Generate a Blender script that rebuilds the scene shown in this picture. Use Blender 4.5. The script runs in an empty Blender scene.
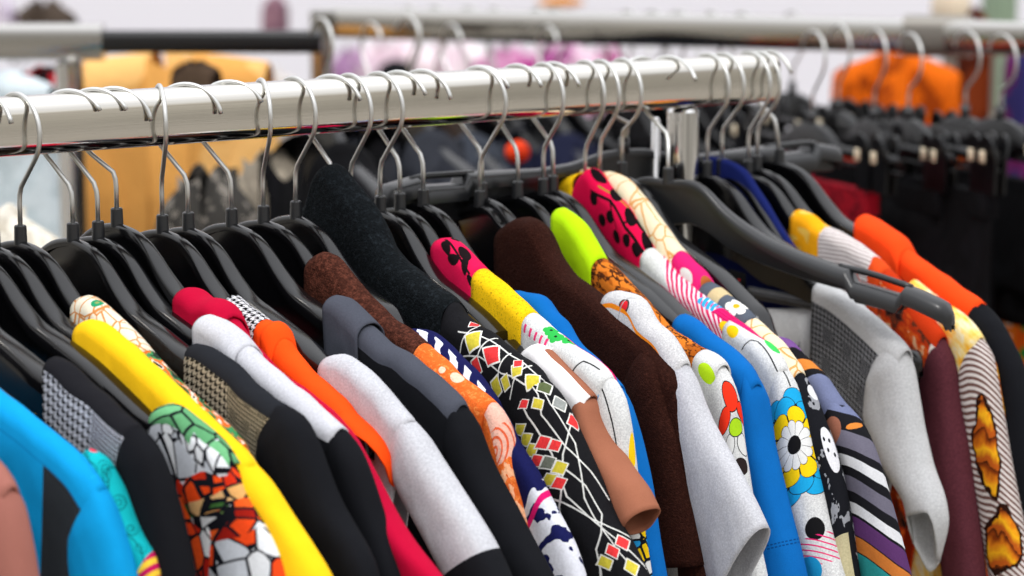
import bpy, math, random
import numpy as np
from mathutils import Vector
random.seed(7)
PI = math.pi
S = bpy.context.scene
C = S.collection

# ------------------------------------------------------------------ scene bookkeeping
def link(o, parent=None):
    C.objects.link(o)
    if parent is not None: o.parent = parent
    return o
def thing(name, label, cat, group=None, loc=(0, 0, 0), rotz=0.0):
    o = bpy.data.objects.new(name, None); o.empty_display_size = .02
    o.location = loc; o.rotation_euler = (0, 0, rotz)
    return tag(link(o), label, cat, group)
def tag(o, label, cat, group=None, kind=None):
    o['label'] = label; o['category'] = cat
    if group: o['group'] = group
    if kind: o['kind'] = kind
    return o
def struct(o):
    o['kind'] = 'structure'; return o
def mesh(name, V, F, mat, parent=None, uv=None, smooth=True, label=None):
    me = bpy.data.meshes.new(name)
    V = np.asarray(V, float); 
    me.from_pydata(V.tolist(), [], [tuple(int(i) for i in f) for f in F]); 
    if uv is not None:
        lay = me.uv_layers.new(name='UVMap'); idx = np.empty(len(me.loops), int); me.loops.foreach_get('vertex_index', idx)
        lay.data.foreach_set('uv', np.asarray(uv, np.float32)[idx].ravel())
    if smooth: me.polygons.foreach_set('use_smooth', [True]*len(me.polygons))
    me.update()
    o = bpy.data.objects.new(name, me)
    if mat is not None: me.materials.append(mat)
    if label: o['label'] = label
    return link(o, parent)
class MB:
    """collects shapes of one part into one mesh"""
    def __init__(s): s.V = []; s.F = []
    def add(s, V, F):
        b = len(s.V); s.V += [tuple(v) for v in V]; s.F += [tuple(i+b for i in f) for f in F]; return s
    def box(s, c, d, bev=0.0):
        cx, cy, cz = c; x, y, z = (k/2 for k in d); b = min(bev, x*.9, y*.9, z*.9)
        if b <= 0:
            V = [(cx+i*x, cy+j*y, cz+k*z) for i in (-1, 1) for j in (-1, 1) for k in (-1, 1)]
            return s.add(V, [(0,1,3,2),(4,6,7,5),(0,4,5,1),(2,3,7,6),(0,2,6,4),(1,5,7,3)])
        loop = lambda X, Y: [(-X,-Y+b),(-X+b,-Y),(X-b,-Y),(X,-Y+b),(X,Y-b),(X-b,Y),(-X+b,Y),(-X,Y-b)]
        V = []
        for zz, ins in ((-z, b), (-z+b, 0), (z-b, 0), (z, b)):
            for (px, py) in loop(x-ins, y-ins): V.append((cx+px, cy+py, cz+zz))
        F = [tuple(range(7, -1, -1)), tuple(range(24, 32))]
        for k in range(3):
            for i in range(8): F.append((k*8+i, k*8+(i+1) % 8, k*8+8+(i+1) % 8, k*8+8+i))
        return s.add(V, F)
    def tube(s, pts, r, n=10, cap=True):
        pts = [Vector(p) for p in pts]; R = r if isinstance(r, (list, tuple)) else [r]*len(pts)
        V = []; up = None
        for i, p in enumerate(pts):
            t = (pts[min(i+1, len(pts)-1)]-pts[max(i-1, 0)]).normalized()
            if up is None: up = t.orthogonal().normalized()
            up = (up-t*up.dot(t)).normalized(); sd = t.cross(up)
            V += [p+(up*math.cos(a)+sd*math.sin(a))*R[i] for a in (2*PI*k/n for k in range(n))]
        F = [(i*n+k, i*n+(k+1) % n, (i+1)*n+(k+1) % n, (i+1)*n+k) for i in range(len(pts)-1) for k in range(n)]
        if cap: F += [tuple(range(n-1, -1, -1)), tuple(range((len(pts)-1)*n, len(pts)*n))]
        return s.add(V, F)
    def loft(s, rings, cap=True):
        n = len(rings[0]); V = [v for r in rings for v in r]
        F = [(i*n+k, i*n+(k+1) % n, (i+1)*n+(k+1) % n, (i+1)*n+k) for i in range(len(rings)-1) for k in range(n)]
        if cap: F += [tuple(range(n-1, -1, -1)), tuple(range((len(rings)-1)*n, len(rings)*n))]
        return s.add(V, F)
    def build(s, name, mat, parent=None, smooth=True, label=None, sharp=None):
        o = mesh(name, s.V, s.F, mat, parent, smooth=smooth, label=label)
        if sharp is not None:
            try: o.data.set_sharp_from_angle(angle=math.radians(sharp))
            except Exception: pass
        return o

# ------------------------------------------------------------------ node expressions
def lin(c):
    if isinstance(c, str): c = [int(c[i:i+2], 16)/255 for i in (0, 2, 4)]
    return tuple((x/12.92 if x <= .04045 else ((x+.055)/1.055)**2.4) for x in c[:3])+(1.0,)
class X:
    """a value in a node tree; arithmetic adds Math nodes"""
    nt = None
    def __init__(s, v): s.v = v
    @staticmethod
    def op(name, *a, clamp=False):
        a = [x if isinstance(x, X) else X(float(x)) for x in a]
        n = X.nt.nodes.new('ShaderNodeMath'); n.operation = name; n.use_clamp = clamp
        for i, x in enumerate(a):
            if isinstance(x.v, float): n.inputs[i].default_value = x.v
            else: X.nt.links.new(x.v, n.inputs[i])
        return X(n.outputs[0])
    def __add__(s, o): return X.op('ADD', s, o)
    __radd__ = __add__
    def __sub__(s, o): return X.op('SUBTRACT', s, o)
    def __rsub__(s, o): return X.op('SUBTRACT', o, s)
    def __mul__(s, o): return X.op('MULTIPLY', s, o)
    __rmul__ = __mul__
    def __truediv__(s, o): return X.op('DIVIDE', s, o)
    def __neg__(s): return X.op('MULTIPLY', s, -1)
    def __lt__(s, o): return X.op('LESS_THAN', s, o)
    def __gt__(s, o): return X.op('GREATER_THAN', s, o)
def xmin(a, b): return X.op('MINIMUM', a, b)
def xmax(a, b): return X.op('MAXIMUM', a, b)
def xabs(a): return X.op('ABSOLUTE', a)
def xsqrt(a): return X.op('SQRT', a)
def xfract(a): return X.op('FRACT', a)
def xfloor(a): return X.op('FLOOR', a)
def xsin(a): return X.op('SINE', a)
def xcos(a): return X.op('COSINE', a)
def xhyp(a, b): return xsqrt(a*a+b*b)
def xatan(a, b): return X.op('ARCTAN2', a, b)
class Ctx:
    def __init__(s, nt):
        s.nt = nt; X.nt = nt
        uv = nt.nodes.new('ShaderNodeUVMap'); uv.uv_map = 'UVMap'
        sep = nt.nodes.new('ShaderNodeSeparateXYZ'); nt.links.new(uv.outputs[0], sep.inputs[0])
        s.uvs = uv.outputs[0]
        s.u = X(sep.outputs[0])*1000; s.v = X(sep.outputs[1])*1000     # millimetres along the ridge, and across (front +)
        tc = nt.nodes.new('ShaderNodeTexCoord'); s.obj = tc.outputs['Object']
    def vec(s, a, b, c=0.0):
        n = s.nt.nodes.new('ShaderNodeCombineXYZ')
        for i, x in enumerate((a, b, c)):
            if isinstance(x, X) and not isinstance(x.v, float): s.nt.links.new(x.v, n.inputs[i])
            else: n.inputs[i].default_value = float(x.v if isinstance(x, X) else x)
        return n.outputs[0]
    def noise(s, vec, scale, detail=2, rough=.5):
        n = s.nt.nodes.new('ShaderNodeTexNoise'); n.inputs['Scale'].default_value = scale
        n.inputs['Detail'].default_value = detail; n.inputs['Roughness'].default_value = rough
        s.nt.links.new(vec, n.inputs['Vector']); return X(n.outputs['Fac'])
    def vor(s, vec, scale, feature='F1', out='Distance', rnd=1.0):
        n = s.nt.nodes.new('ShaderNodeTexVoronoi'); n.feature = feature; n.inputs['Scale'].default_value = scale
        n.inputs['Randomness'].default_value = rnd
        s.nt.links.new(vec, n.inputs['Vector'])
        return X(n.outputs[out]) if out != 'Color' else n.outputs['Color']
    def col(s, c):
        if isinstance(c, str) or isinstance(c, tuple):
            n = s.nt.nodes.new('ShaderNodeRGB'); n.outputs[0].default_value = lin(c); return n.outputs[0]
        return c
    def mix(s, f, a, b):
        n = s.nt.nodes.new('ShaderNodeMix'); n.data_type = 'RGBA'; n.clamp_factor = True
        if isinstance(f, X) and not isinstance(f.v, float): s.nt.links.new(f.v, n.inputs[0])
        else: n.inputs[0].default_value = float(f.v if isinstance(f, X) else f)
        for x, i in ((a, 6), (b, 7)):
            if isinstance(x, str) or isinstance(x, tuple): n.inputs[i].default_value = lin(x)
            else: s.nt.links.new(x, n.inputs[i])
        return n.outputs[2]
    def ramp(s, f, stops, const=True):
        n = s.nt.nodes.new('ShaderNodeValToRGB'); cr = n.color_ramp; cr.interpolation = 'CONSTANT' if const else 'LINEAR'
        while len(cr.elements) < len(stops): cr.elements.new(.5)
        for e, (p, c) in zip(cr.elements, stops): e.position = p; e.color = lin(c)
        s.nt.links.new(f.v, n.inputs[0]); return n.outputs[0]
    # shapes in (u,v) millimetres; each returns a 0/1 mask
    def disc(s, cu, cv, r, ru=None):
        if ru is None: return xhyp(s.u-cu, s.v-cv) < r
        return xhyp((s.u-cu)/ru, (s.v-cv)/r) < 1
    def ell(s, cu, cv, a, b, deg):
        c, n = math.cos(math.radians(deg)), math.sin(math.radians(deg)); du, dv = s.u-cu, s.v-cv
        return xhyp((du*c+dv*n)/a, (dv*c-du*n)/b) < 1
    def seg(s, u0, v0, u1, v1, w):
        d = s.segd(u0, v0, u1, v1); return d < w
    def segd(s, u0, v0, u1, v1):
        L2 = (u1-u0)**2+(v1-v0)**2; du, dv = s.u-u0, s.v-v0
        t = X.op('MULTIPLY', du*((u1-u0)/L2)+dv*((v1-v0)/L2), 1.0, clamp=True)
        return xhyp(du-t*(u1-u0), dv-t*(v1-v0))
    def line(s, pts, w):
        d = None
        for (a, b), (c, e) in zip(pts, pts[1:]):
            q = s.segd(a, b, c, e); d = q if d is None else xmin(d, q)
        return d < w
MATS = {}
def base_mat(name, rough=.5, metal=0.0, spec=.5):
    m = bpy.data.materials.new(name); m.use_nodes = True
    b = m.node_tree.nodes['Principled BSDF']
    b.inputs['Roughness'].default_value = rough; b.inputs['Metallic'].default_value = metal
    b.inputs['Specular IOR Level'].default_value = spec
    return m, b, m.node_tree
def setc(nt, b, c):
    if isinstance(c, str) or isinstance(c, tuple): b.inputs['Base Color'].default_value = lin(c)
    else: nt.links.new(c, b.inputs['Base Color'])
def cloth(name, fn, heather=.12, grain=900, bump=.25, fuzz=.0, bumpscale=None, dist=.0006, rough=.92, wrinkle=.35):
    """fn(ctx) -> colour; heather = strength of the fibre speckle"""
    m, b, nt = base_mat(name, rough, 0, .08); k = Ctx(nt)
    c = fn(k) if callable(fn) else k.col(fn)
    if heather:
        f = k.noise(k.obj, grain, 2, .6)
        mm = X.op('MULTIPLY_ADD', f, heather*2.4, 1-heather*1.2)
        mul = nt.nodes.new('ShaderNodeVectorMath'); mul.operation = 'SCALE'
        nt.links.new(c, mul.inputs[0]); nt.links.new(mm.v, mul.inputs['Scale']); c = mul.outputs[0]
    setc(nt, b, c)
    b.inputs['Sheen Weight'].default_value = fuzz; b.inputs['Sheen Roughness'].default_value = .6
    nb = nt.nodes.new('ShaderNodeBump'); nb.inputs['Strength'].default_value = bump; nb.inputs['Distance'].default_value = dist
    h = k.noise(k.obj, bumpscale or grain*.8, 3, .6)
    nt.links.new(h.v, nb.inputs['Height'])
    n2 = nt.nodes.new('ShaderNodeBump'); n2.inputs['Strength'].default_value = wrinkle; n2.inputs['Distance'].default_value = .012
    mp = nt.nodes.new('ShaderNodeMapping'); mp.inputs['Scale'].default_value = (1, 1, .55); mp.inputs['Rotation'].default_value = (.5, 0, 0); nt.links.new(k.obj, mp.inputs[0])
    h2 = k.noise(mp.outputs[0], 38, 2, .45); nt.links.new(h2.v, n2.inputs['Height']); nt.links.new(nb.outputs[0], n2.inputs['Normal'])
    nt.links.new(n2.outputs[0], b.inputs['Normal'])
    MATS[name] = m; return m

# ------------------------------------------------------------------ fabrics (u = mm along the shoulder, v = mm across it, front +)
def hounds(k, t, a, b, u=None, v=None):
    u = k.u if u is None else u; v = k.v if v is None else v
    wa = xfract(u/(8*t)) < .5; we = xfract(v/(8*t)) < .5; tw = xfract((u+v)/(4*t)) < .5
    return k.mix(tw*wa+(1-tw)*we, a, b)
def glen(k, t, a, b):
    big = xmax(xfract(k.u/(34*t)) < .5, xfract(k.v/(34*t)) < .5)
    fine = xfract((k.u+k.v)/(2.6*t)) < .5; wa = xfract(k.u/(6*t)) < .5; we = xfract(k.v/(6*t)) < .5
    return k.mix(big*(fine*wa+(1-fine)*we)+(1-big)*(fine*.75), a, b)
def plain(c, **kw): return lambda k: k.col(c)
def marl(name, c, d, s=800, **kw):
    return cloth(name, lambda k: k.mix(xmin(1, xmax(0, (k.noise(k.obj, s, 3, .7)-.38)*3.2)), d, c), heather=.10, **kw)
# plain cloths
for n_, c_ in (('dustyrose', '9f675c'), ('turq', '0f98d8'), ('yellow', 'fbc61a'), ('crimson', 'b50933'), ('orange', 'fb5114'), ('vermilion', 'fc4a18'), ('tan', '9a624b'), ('navyplain', '16205a'), ('lime', 'b4e312')):
    cloth(n_, c_, heather=.07)
cloth('black', '15161a', heather=.10)
cloth('dkgrey', '484b55', heather=.2); marl('maroon', '5e2f37', '4b242c')
cloth('cobalt', '0c63ae', heather=.08)
cloth('cobalt_hem', lambda k: k.mix(((xabs(k.u-117) < .45)+(xabs(k.u-119.2) < .45))*(xfract(k.v/3) < .65), '0c63ae', '063f7a'), heather=.08)
marl('lgrey', 'cfd0d6', 'b9bac1'); marl('lgrey_mel2', 'cacbcc', 'b2b3b5')
marl('lgrey_mel', 'cccdd2', 'b0b1b7')
cloth('lgrey_hem', lambda k: k.mix(k.u-k.v*.0 > 108, k.mix(xmin(1, xmax(0, (k.noise(k.obj, 800, 3, .7)-.38)*3.2)), 'b0b1b7', 'cccdd2'), '17181c'), heather=.1)
cloth('fleece', lambda k: k.mix(xmin(1, xmax(0, (k.noise(k.obj, 260, 4, .8)-.5)*5)), '0e1215', '23292e'), heather=.45, grain=700, bump=.9, dist=.002)
cloth('brown_fleece', lambda k: k.mix(xmin(1, xmax(0, (k.noise(k.obj, 330, 4, .8)-.45)*5)), '3c1f17', '66392c'), heather=.4, grain=800, bump=.9, dist=.002)
cloth('brown_towel', lambda k: k.mix(xmin(1, xmax(0, (k.noise(k.obj, 420, 4, .8)-.5)*4)), '2d150f', '47271e'), heather=.35, grain=900, bump=.9, dist=.0018)
# cloths in two or more fabrics
def f_blue(k):
    panel = (k.u-k.v*.12 > 70)*(k.u+k.v*.02 < 108)*(k.v > 20)
    rib = k.mix((xfract(k.u/2.4) < .5)*(xfract(k.v/2.4) < .6), '16191d', '4a5157')
    return k.mix(panel, k.mix(xabs(k.v-19.4) < .5, '0f98d8', '0b7fc0'), rib)
cloth('blue_front', f_blue, heather=.07)
def f_scroll(k, lower=False):
    c = k.col('12b0b8'); w = None
    for (a, b, r) in ((12, 6, 6), (30, 4, 5), (46, 3, 4), (24, 12, 5), (4, 16, 4), (58, 5, 4)):
        d = xhyp(k.u-a, k.v-b); th = xatan(k.v-b, k.u-a)
        s = (xabs(xfract(d/2.4+th/(2*PI))-.5) < .13)*(d < r); w = s if w is None else xmax(w, s)
    w = xmax(w, xabs(k.v-9+xsin(k.u/7)*4) < .45)
    c = k.mix(w, c, '06363c')
    if lower: c = k.mix(k.u-k.v*.3 > 63, c, k.mix(xfract(k.u/7) < .5, 'f2c83c', 'c4185a'))
    return c
cloth('teal_scroll', lambda k: k.mix(k.disc(16, 0, 2.5), f_scroll(k), 'e03048'), heather=.1); cloth('teal_scroll2', lambda k: f_scroll(k, True), heather=.1)
cloth('hound_front', lambda k: k.mix(k.v > 12+xsin(k.u/20)*1.0, '1b1b1f', k.mix(k.u > 66, hounds(k, .68, '0e0e10', 'c9cad2'), hounds(k, .36, '1a1a1d', 'b4b5be'))), heather=.12)
cloth('tweed_front', lambda k: k.mix(k.v > 13, '202227', k.mix(k.u > 66, hounds(k, .62, '17150f', 'b3ab98'), glen(k, .45, '17150f', 'a39b86'))), heather=.15)
cloth('tweed_bw', lambda k: hounds(k, .55, '0c0c0e', 'd8d8dc', k.u+k.noise(k.obj, 300)*2), heather=.2)
cloth('tweed_panel', lambda k: k.mix((k.v > 21+(k.u-60)*.02)*(k.u < 150), k.mix(xmin(1, xmax(0, (k.noise(k.obj, 800, 3, .7)-.38)*3.2)), 'b2b3b5', 'cacbcc'), k.mix(k.u > -1, k.col('b4b5b8'), glen(k, .66, '0c0d0f', '85878c'))), heather=.1)
cloth('grey_dark_front', lambda k: k.mix(k.v > 15, k.mix(xmin(1, xmax(0, (k.noise(k.obj, 800, 3, .7)-.38)*3.2)), 'b9bac1', 'cfd0d6'), '1a1b20'), heather=.1)
cloth('dkgrey_front', lambda k: k.mix(k.v > 17-(k.u-60)*.02, '484b55', '16171b'), heather=.15)
cloth('white_tan', lambda k: k.mix((k.v < 2.2)*(k.u > 36), 'f4f2f3', '9a624b'), heather=.05)
def cells(k, sc, pal, w=.6, su=1.0, sv=1.0, seed=0.0):
    p = k.vec(k.u*(su*.001)+seed, k.v*(sv*.001)); d = k.vor(p, sc, 'DISTANCE_TO_EDGE'); c = k.vor(p, sc, 'F1', 'Color')
    s = k.nt.nodes.new('ShaderNodeSeparateColor'); k.nt.links.new(c, s.inputs[0])
    col = k.ramp(X(s.outputs[0]), [(i/len(pal), q) for i, q in enumerate(pal)]) if len(pal) > 1 else k.col(pal[0])
    return k.mix(d < w*.001*sc, col, '14151c')
WH = ['cfd3da', 'c3c8d0', 'dde0e4']
def f_cells(k):
    g = cells(k, 55, ['5f9c6c', '6cae7a', '5a9868'], .7, .8)
    w = cells(k, 105, WH, .7, 1.0, 1, 3.3); r = cells(k, 75, ['e2431a', 'c32a14', 'd8d9dc', 'e9551f', 'ad2014'], .7)
    lo = k.v+xsin(k.u/6)*1.2
    big = cells(k, 62, WH, .7, 1, .8, 5.1)
    c = k.mix(lo > 15-(k.u > 60)*8, g, w); c = k.mix(lo > 20, c, big)
    return k.mix(k.v > 41, c, r)
cloth('cells', f_cells, heather=.16, grain=500)
def f_cells2(k):
    x = k.u+k.v*.15+xsin(k.v/5)*1.5
    w = cells(k, 62, WH, .75, 1, .8, 1.7); o = cells(k, 105, ['ea4a17', 'e2431a', 'c42c14'], .75, .6, 1.2); y = cells(k, 105, ['dfb27a', 'd9a262', '3f6b34'], .75)
    r = cells(k, 90, ['e6481a', '9a1c12', 'd8d9dc', 'ea5c22', '6b8a4a'], .75, 1, .8, 7.0)
    c = k.mix(x > 15, w, o); c = k.mix(x > 32, c, y); c = k.mix(x > 42, c, r); c = k.mix(x > 62, c, cells(k, 66, WH+['cfd3da', 'e6481a'], .75, 1, 1, 9))
    return c
cloth('cells_sleeve', f_cells2, heather=.16, grain=500)
def f_cream(k):
    c = cells(k, 85, ['e0d8c2'], .0); p = k.vec(k.u*.001, k.v*.001); d = k.vor(p, 105, 'DISTANCE_TO_EDGE')
    c = k.mix(d < .048, '', '') if False else k.mix(d < .05, 'dfd8c4', 'c9854a')
    c = k.mix(k.disc(38, 2, 4.4, 3.8), c, '1f8f62'); return k.mix(k.disc(38, 2, 1.6, 1.4), c, '8a9a5a')
cloth('cream_cell', f_cream, heather=.16)
cloth('green_orange', lambda k: k.ramp(k.noise(k.vec(k.u*.02, k.v*.05), 4, 1), [(0, '2a3a2e'), (.42, '3f8a55'), (.5, 'd9662a'), (.58, 'e8e0d0'), (.64, '26302a')]), heather=.15)
def f_opink(k, lo=0):
    n = k.noise(k.vec(k.u*.03, k.v*.05), 2.2, 3); 
    o = k.mix(k.noise(k.obj, 260, 4, .8) > .56, 'e5692a', 'f08a45')
    if not lo: return k.mix(k.disc(182, 3, 4.5, 5)+k.disc(170, 6, 2.5), o, 'f3c9ae')
    pk = k.mix((xabs(xfract(xhyp(k.u-34, k.v-14)/5.0)-.5) < .16)*(k.u > 22), 'e8b4a2', 'e0603a')
    pink = (k.u > 4+n*6)*(k.u < 40+n*8)*(k.v < 14)
    return k.mix(pink, k.mix((n > .53)*(k.u > 40), o, 'f5b48a'), pk)
cloth('orange_pink', f_opink, heather=.3, grain=600, bump=.6, dist=.0012); cloth('orange_pink2', lambda k: f_opink(k, 1), heather=.3, grain=600, bump=.6, dist=.0012)
def f_navy(k, lo=0):
    n = k.noise(k.vec(k.u*.02, k.v*.02), 3, 2)
    s = xfract((k.u*.9-k.v*1.1+n*16)/15)
    m = (s < .48)*(k.v > 1.5 if not lo else k.v > -4)
    if lo: m = (s < .46)*(k.noise(k.vec(k.u*.03, k.v*.03), 2) > .42)
    c = k.mix(m, '16194a', 'd8dbe6')
    if lo:
        c = k.mix((k.noise(k.vec(k.u*.05, k.v*.035), 1.6, 2, .4) > .53), 'd2d4dd', '16194a')
        c = k.mix(k.u-k.v*.25+n*4 > 70, '16194a', c); c = k.mix((xabs(k.u-k.v*.25-78) < 2.2), c, 'd3196a')
    return c
cloth('navy_white', f_navy, heather=.2, grain=600); cloth('navy_white2', lambda k: f_navy(k, 1), heather=.2, grain=600)
def diamonds(k, L, c, wh='dcdcd6'):
    for (u, v, a, b, col) in L:
        d = xabs(k.u-u)/a+xabs(k.v-v)/b
        c = k.mix(d < 1.16, c, wh); c = k.mix(d < .95, c, col)
    return c
RED, YEL = 'e03a3c', 'cdbf3f'
def curves(k, L, c, w=.55, col='d4d4d0'):
    m = None
    for pts in L:
        q = k.line(pts, w); m = q if m is None else xmax(m, q)
    return k.mix(m, c, col)
def f_geof(k):
    c = k.col('18181b')
    c = curves(k, [[(236, 12), (262, 4), (300, 3), (330, 0)], [(240, 28), (262, 18), (285, 18), (320, 10)], [(262, -2), (258, 34)], [(281, 2), (283, 40)], [(300, 0), (296, 30)], [(245, 2), (238, 40)]], c)
    return diamonds(k, [(251, 12, 7.5, 9, YEL), (271, 12, 8.5, 8, RED), (259, 26, 6, 7, RED), (281, 29, 6, 8, YEL), (290, 22, 5, 6, YEL), (296, 10, 5, 6, YEL), (310, 8, 6, 7, YEL), (240, 0, 4, 5, RED), (293, 6, 4, 4, RED)], c)
cloth('geo_front', f_geof, heather=.3, grain=600, bump=.5)
def f_geo(k):
    c = k.col('18181b')
    c = curves(k, [[(0, 14), (20, 12), (34, 18), (60, 12), (80, 2), (100, -4)], [(0, 4), (30, 8), (60, 4), (95, 14), (135, 10), (150, 4)], [(0, 24), (30, 26), (60, 22), (90, 24), (120, 10), (150, -6)],
                   [(40, -6), (64, 16), (95, 30), (130, 36)], [(84, 34), (110, 14), (128, -6)], [(64, 24), (88, 10), (108, 6), (120, 14), (130, 24), (150, 30)]], c, .55)
    D = [(8, 8, 6, 7, YEL), (17, 4, 6.5, 7, '56603f'), (32, 1, 6, 6, '8f9390'), (46, -3, 6, 6, RED), (33, 33, 5, 4, YEL), (42, 32, 5, 4, YEL), (51, 31, 5, 4, YEL), (59, 31, 4.5, 4, RED), (51, 24, 5, 5.5, RED), (56.5, 18, 4.5, 5, RED),
         (71, 21, 5, 5.5, YEL), (64.5, 26, 5, 5, '6f7468'), (75, 29, 4.5, 5, YEL), (80, 25, 4.5, 5, RED), (134, 14, 5.5, 5.5, RED), (130, 3, 5.5, 6, RED), (140, 23, 5.5, 5.5, YEL), (147, 6, 6, 6, YEL), (26, 16, 5, 5, YEL), (20, 24, 4, 4, RED)]
    return diamonds(k, D, c)
cloth('geo', f_geo, heather=.3, grain=600, bump=.5)
def heatherw(k, hi='dedfdd', lo='bfc0c1'): return k.mix(xmin(1, xmax(0, (k.noise(k.obj, 900, 3, .75)-.36)*3.2)), lo, hi)
def blobs(k, L, c, col):
    m = None
    for a in L:
        q = k.ell(*a) if len(a) == 5 else k.disc(*a); m = q if m is None else xmax(m, q)
    return k.mix(m, c, col)
def f_fleaf(k):
    c = k.col('e0164f'); return blobs(k, [(36, 9, 7, 3.6, 20), (47, 12, 7, 3.6, -30), (52, 2, 8, 4, 10), (60, 8, 7, 3.2, 50), (33, -2, 4, 3, 0), (72, 14, 6, 3, 20)], k.mix(k.line([(30, 4), (46, 6), (68, 10)], .9), c, '1a1013'), '1a1013')
cloth('fuchsia_leaf', f_fleaf, heather=.12)
cloth('yellow_heather', lambda k: k.mix(k.noise(k.obj, 600, 3, .8) > .60, 'f3c414', 'a8860f'), heather=.2)
def f_clover(k):
    c = heatherw(k)
    for (a, b) in ((158, 1), (166, 3), (174, -2)):
        c = blobs(k, [(a+3.2*math.cos(q), b+3.2*math.sin(q), 2.7) for q in (0, 1.26, 2.5, 3.8, 5.0)], c, '2fae4b'); c = blobs(k, [(a, b, 1.1)], c, '17331c')
    c = k.mix((k.u > 138)*(k.u < 165)*(xabs(k.v-12+(k.u-150)*.1) < 3)*(xfract(k.u/6) < .38), c, 'd83c70')
    c = k.mix((k.v < -3.6)*(k.u > 165), c, 'd81c6c')
    return k.mix(k.line([(196, 16), (201, 6), (215, 3)], .55), c, '1c1c1e')
cloth('white_clover', f_clover, heather=.1)
def f_clover2(k):
    c = k.mix(k.line([(0, 12), (30, 12), (70, 10)], .6), heatherw(k), '1c1c1e'); c = blobs(k, [(11, 20, 5)], c, '2597d4'); c = blobs(k, [(58, -2, 12, 3.2, 10), (72, 4, 6, 3, 0)], c, 'f0c814')
    return k.mix(k.u > 108, c, cells(k, 90, ['f0c814', '2597d4', 'd9dad8'], .7))
cloth('white_clover2', f_clover2, heather=.1)
def f_button(k):
    c = heatherw(k, 'd6d6d6', 'b4b4b6'); c = blobs(k, [(38, 11.5, 5)], c, '4a3a3a'); c = blobs(k, [(38, 11.5, 3.6)], c, 'd4252f')
    c = k.mix((k.v > 14+xsin(k.u/6)*.6)*(k.v < 17), c, 'ef8a1c'); return k.mix(k.line([(34, 22), (37, 6), (42, 2)], .4), c, '9c9c9e')
cloth('grey_button', f_button, heather=.1)
cloth('orange_brown', lambda k: k.mix(xabs(k.noise(k.vec(k.u*.02, k.v*.03), 3.4, 3, .6)-.5) < .03, k.mix(k.noise(k.vec(k.u*.02, k.v*.04), 2) > .53, 'cf7424', 'a85718'), '4a2410'), heather=.2)
def petals(k, cu, cv, r0, r1, n, c, col, edge='1c1c1e', rot=0.0, round_=.35):
    d = xhyp(k.u-cu, k.v-cv); th = xatan(k.v-cv, k.u-cu)
    q = xabs(xfract(th*(n/(2*PI))+rot)-.5)*2            # 0 at a petal's middle, 1 between petals
    edge_r = xsqrt(xmax(0.0, 1-q*q*.85))*(r1*round_)+r1*(1-round_)
    c = k.mix(d < edge_r, c, edge); c = k.mix((d < edge_r-.55)*(q < 1-2.2/(n*.35*2)*.22), c, col)
    return c
def f_poppy(k):
    c = heatherw(k); c = blobs(k, [(226, 15, 8, 6, 0)], c, 'b4dd20')
    return c
def f_poppy2(k):
    c = heatherw(k); 
    c = blobs(k, [(33, 3, 11, 6.5, 0), (46, 12, 9, 6, 30), (45, -7, 9, 6, -30)], c, '1c1c1e'); c = blobs(k, [(33, 3, 10.2, 5.8, 0), (46, 12, 8.3, 5.3, 30), (45, -7, 8.3, 5.3, -30)], c, 'e8351d')
    c = blobs(k, [(64, 9, 8, 5, 20), (66, -3, 8, 5, -10)], c, '1c1c1e'); c = blobs(k, [(64, 9, 7.3, 4.4, 20), (66, -3, 7.3, 4.4, -10)], c, 'd9dad8')
    c = blobs(k, [(54, 2, 6.4)], c, '1c1c1e'); c = blobs(k, [(54, 2, 5.7)], c, 'a6d322'); return blobs(k, [(80, 2, 6)], c, '2a2020')
cloth('white_poppy', f_poppy2, heather=.1)
cloth('white_poppy_top', f_poppy, heather=.1)
def f_leaf2(k):
    c = k.col('dc0c46')
    c = k.mix(k.line([(46, 14), (70, 7), (96, 9), (136, 6)], 1.2)+k.line([(70, 7), (84, 18)], .9)+k.line([(92, 8), (100, -3)], .8), c, '140c10')
    c = k.mix(k.line([(52, 6), (66, 2), (84, -2)], .7), c, '8a8a2a')
    return blobs(k, [(44, 1, 9, 4.6, -10), (50, 17, 6.5, 4.2, -35), (67, -1, 9, 4.6, 25), (74, 17, 6.5, 4, -40), (92, 1, 9, 4.4, 15), (101, -4, 8, 4, 10), (117, 0, 9, 4.2, 15), (84, 24, 6.5, 4, -40), (100, 15, 6.5, 4, -35), (115, 11, 6.5, 4, -30), (132, 5, 8, 5.5, 0), (62, 26, 6, 4, -40)], c, '140c10')
cloth('fuchsia_leaf2', f_leaf2, heather=.12)
def f_pinks(k):
    n = k.noise(k.vec(k.u*.02, k.v*.02), 3, 2)
    s = xfract((k.u-k.v*1.3+n*6)/6.2)
    c = k.mix(s < .52, 'f1dbe2', 'd8215f'); c = k.mix((k.u-k.v*1.6 < 142), c, heatherw(k))
    c = k.mix((k.u > 193)*(k.u < 213)*(k.v < 5+n*4)*(xfract((k.u-k.v*.6)/5) < .75), c, '2f9fd0')
    m = (k.u > 212)*(k.v < 7)
    c = k.mix(m, c, k.mix(xfract((k.v+k.u*.06)/2.8) < .75, 'a80f4c', 'd41a66'))
    return blobs(k, [(230, 10, 6, 4, 0)], c, 'f0c414')
cloth('pink_stripe', f_pinks, heather=.15)
def f_dots(k):
    c = heatherw(k); c = k.mix((k.v < 2.5-(k.u-236)*.13)*(k.u < 262), c, 'd41a66'); c = blobs(k, [(238, 9, 6, 4.5, 0)], c, 'f0c414'); c = blobs(k, [(270, -3, 9, 4.5, 8)], c, '3fc05a')
    return k.mix(k.line([(253, 16), (257, 6), (262, 4), (285, 6), (310, 8)], .5), c, '1c1c1e')
cloth('white_dots', f_dots, heather=.1)
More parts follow.
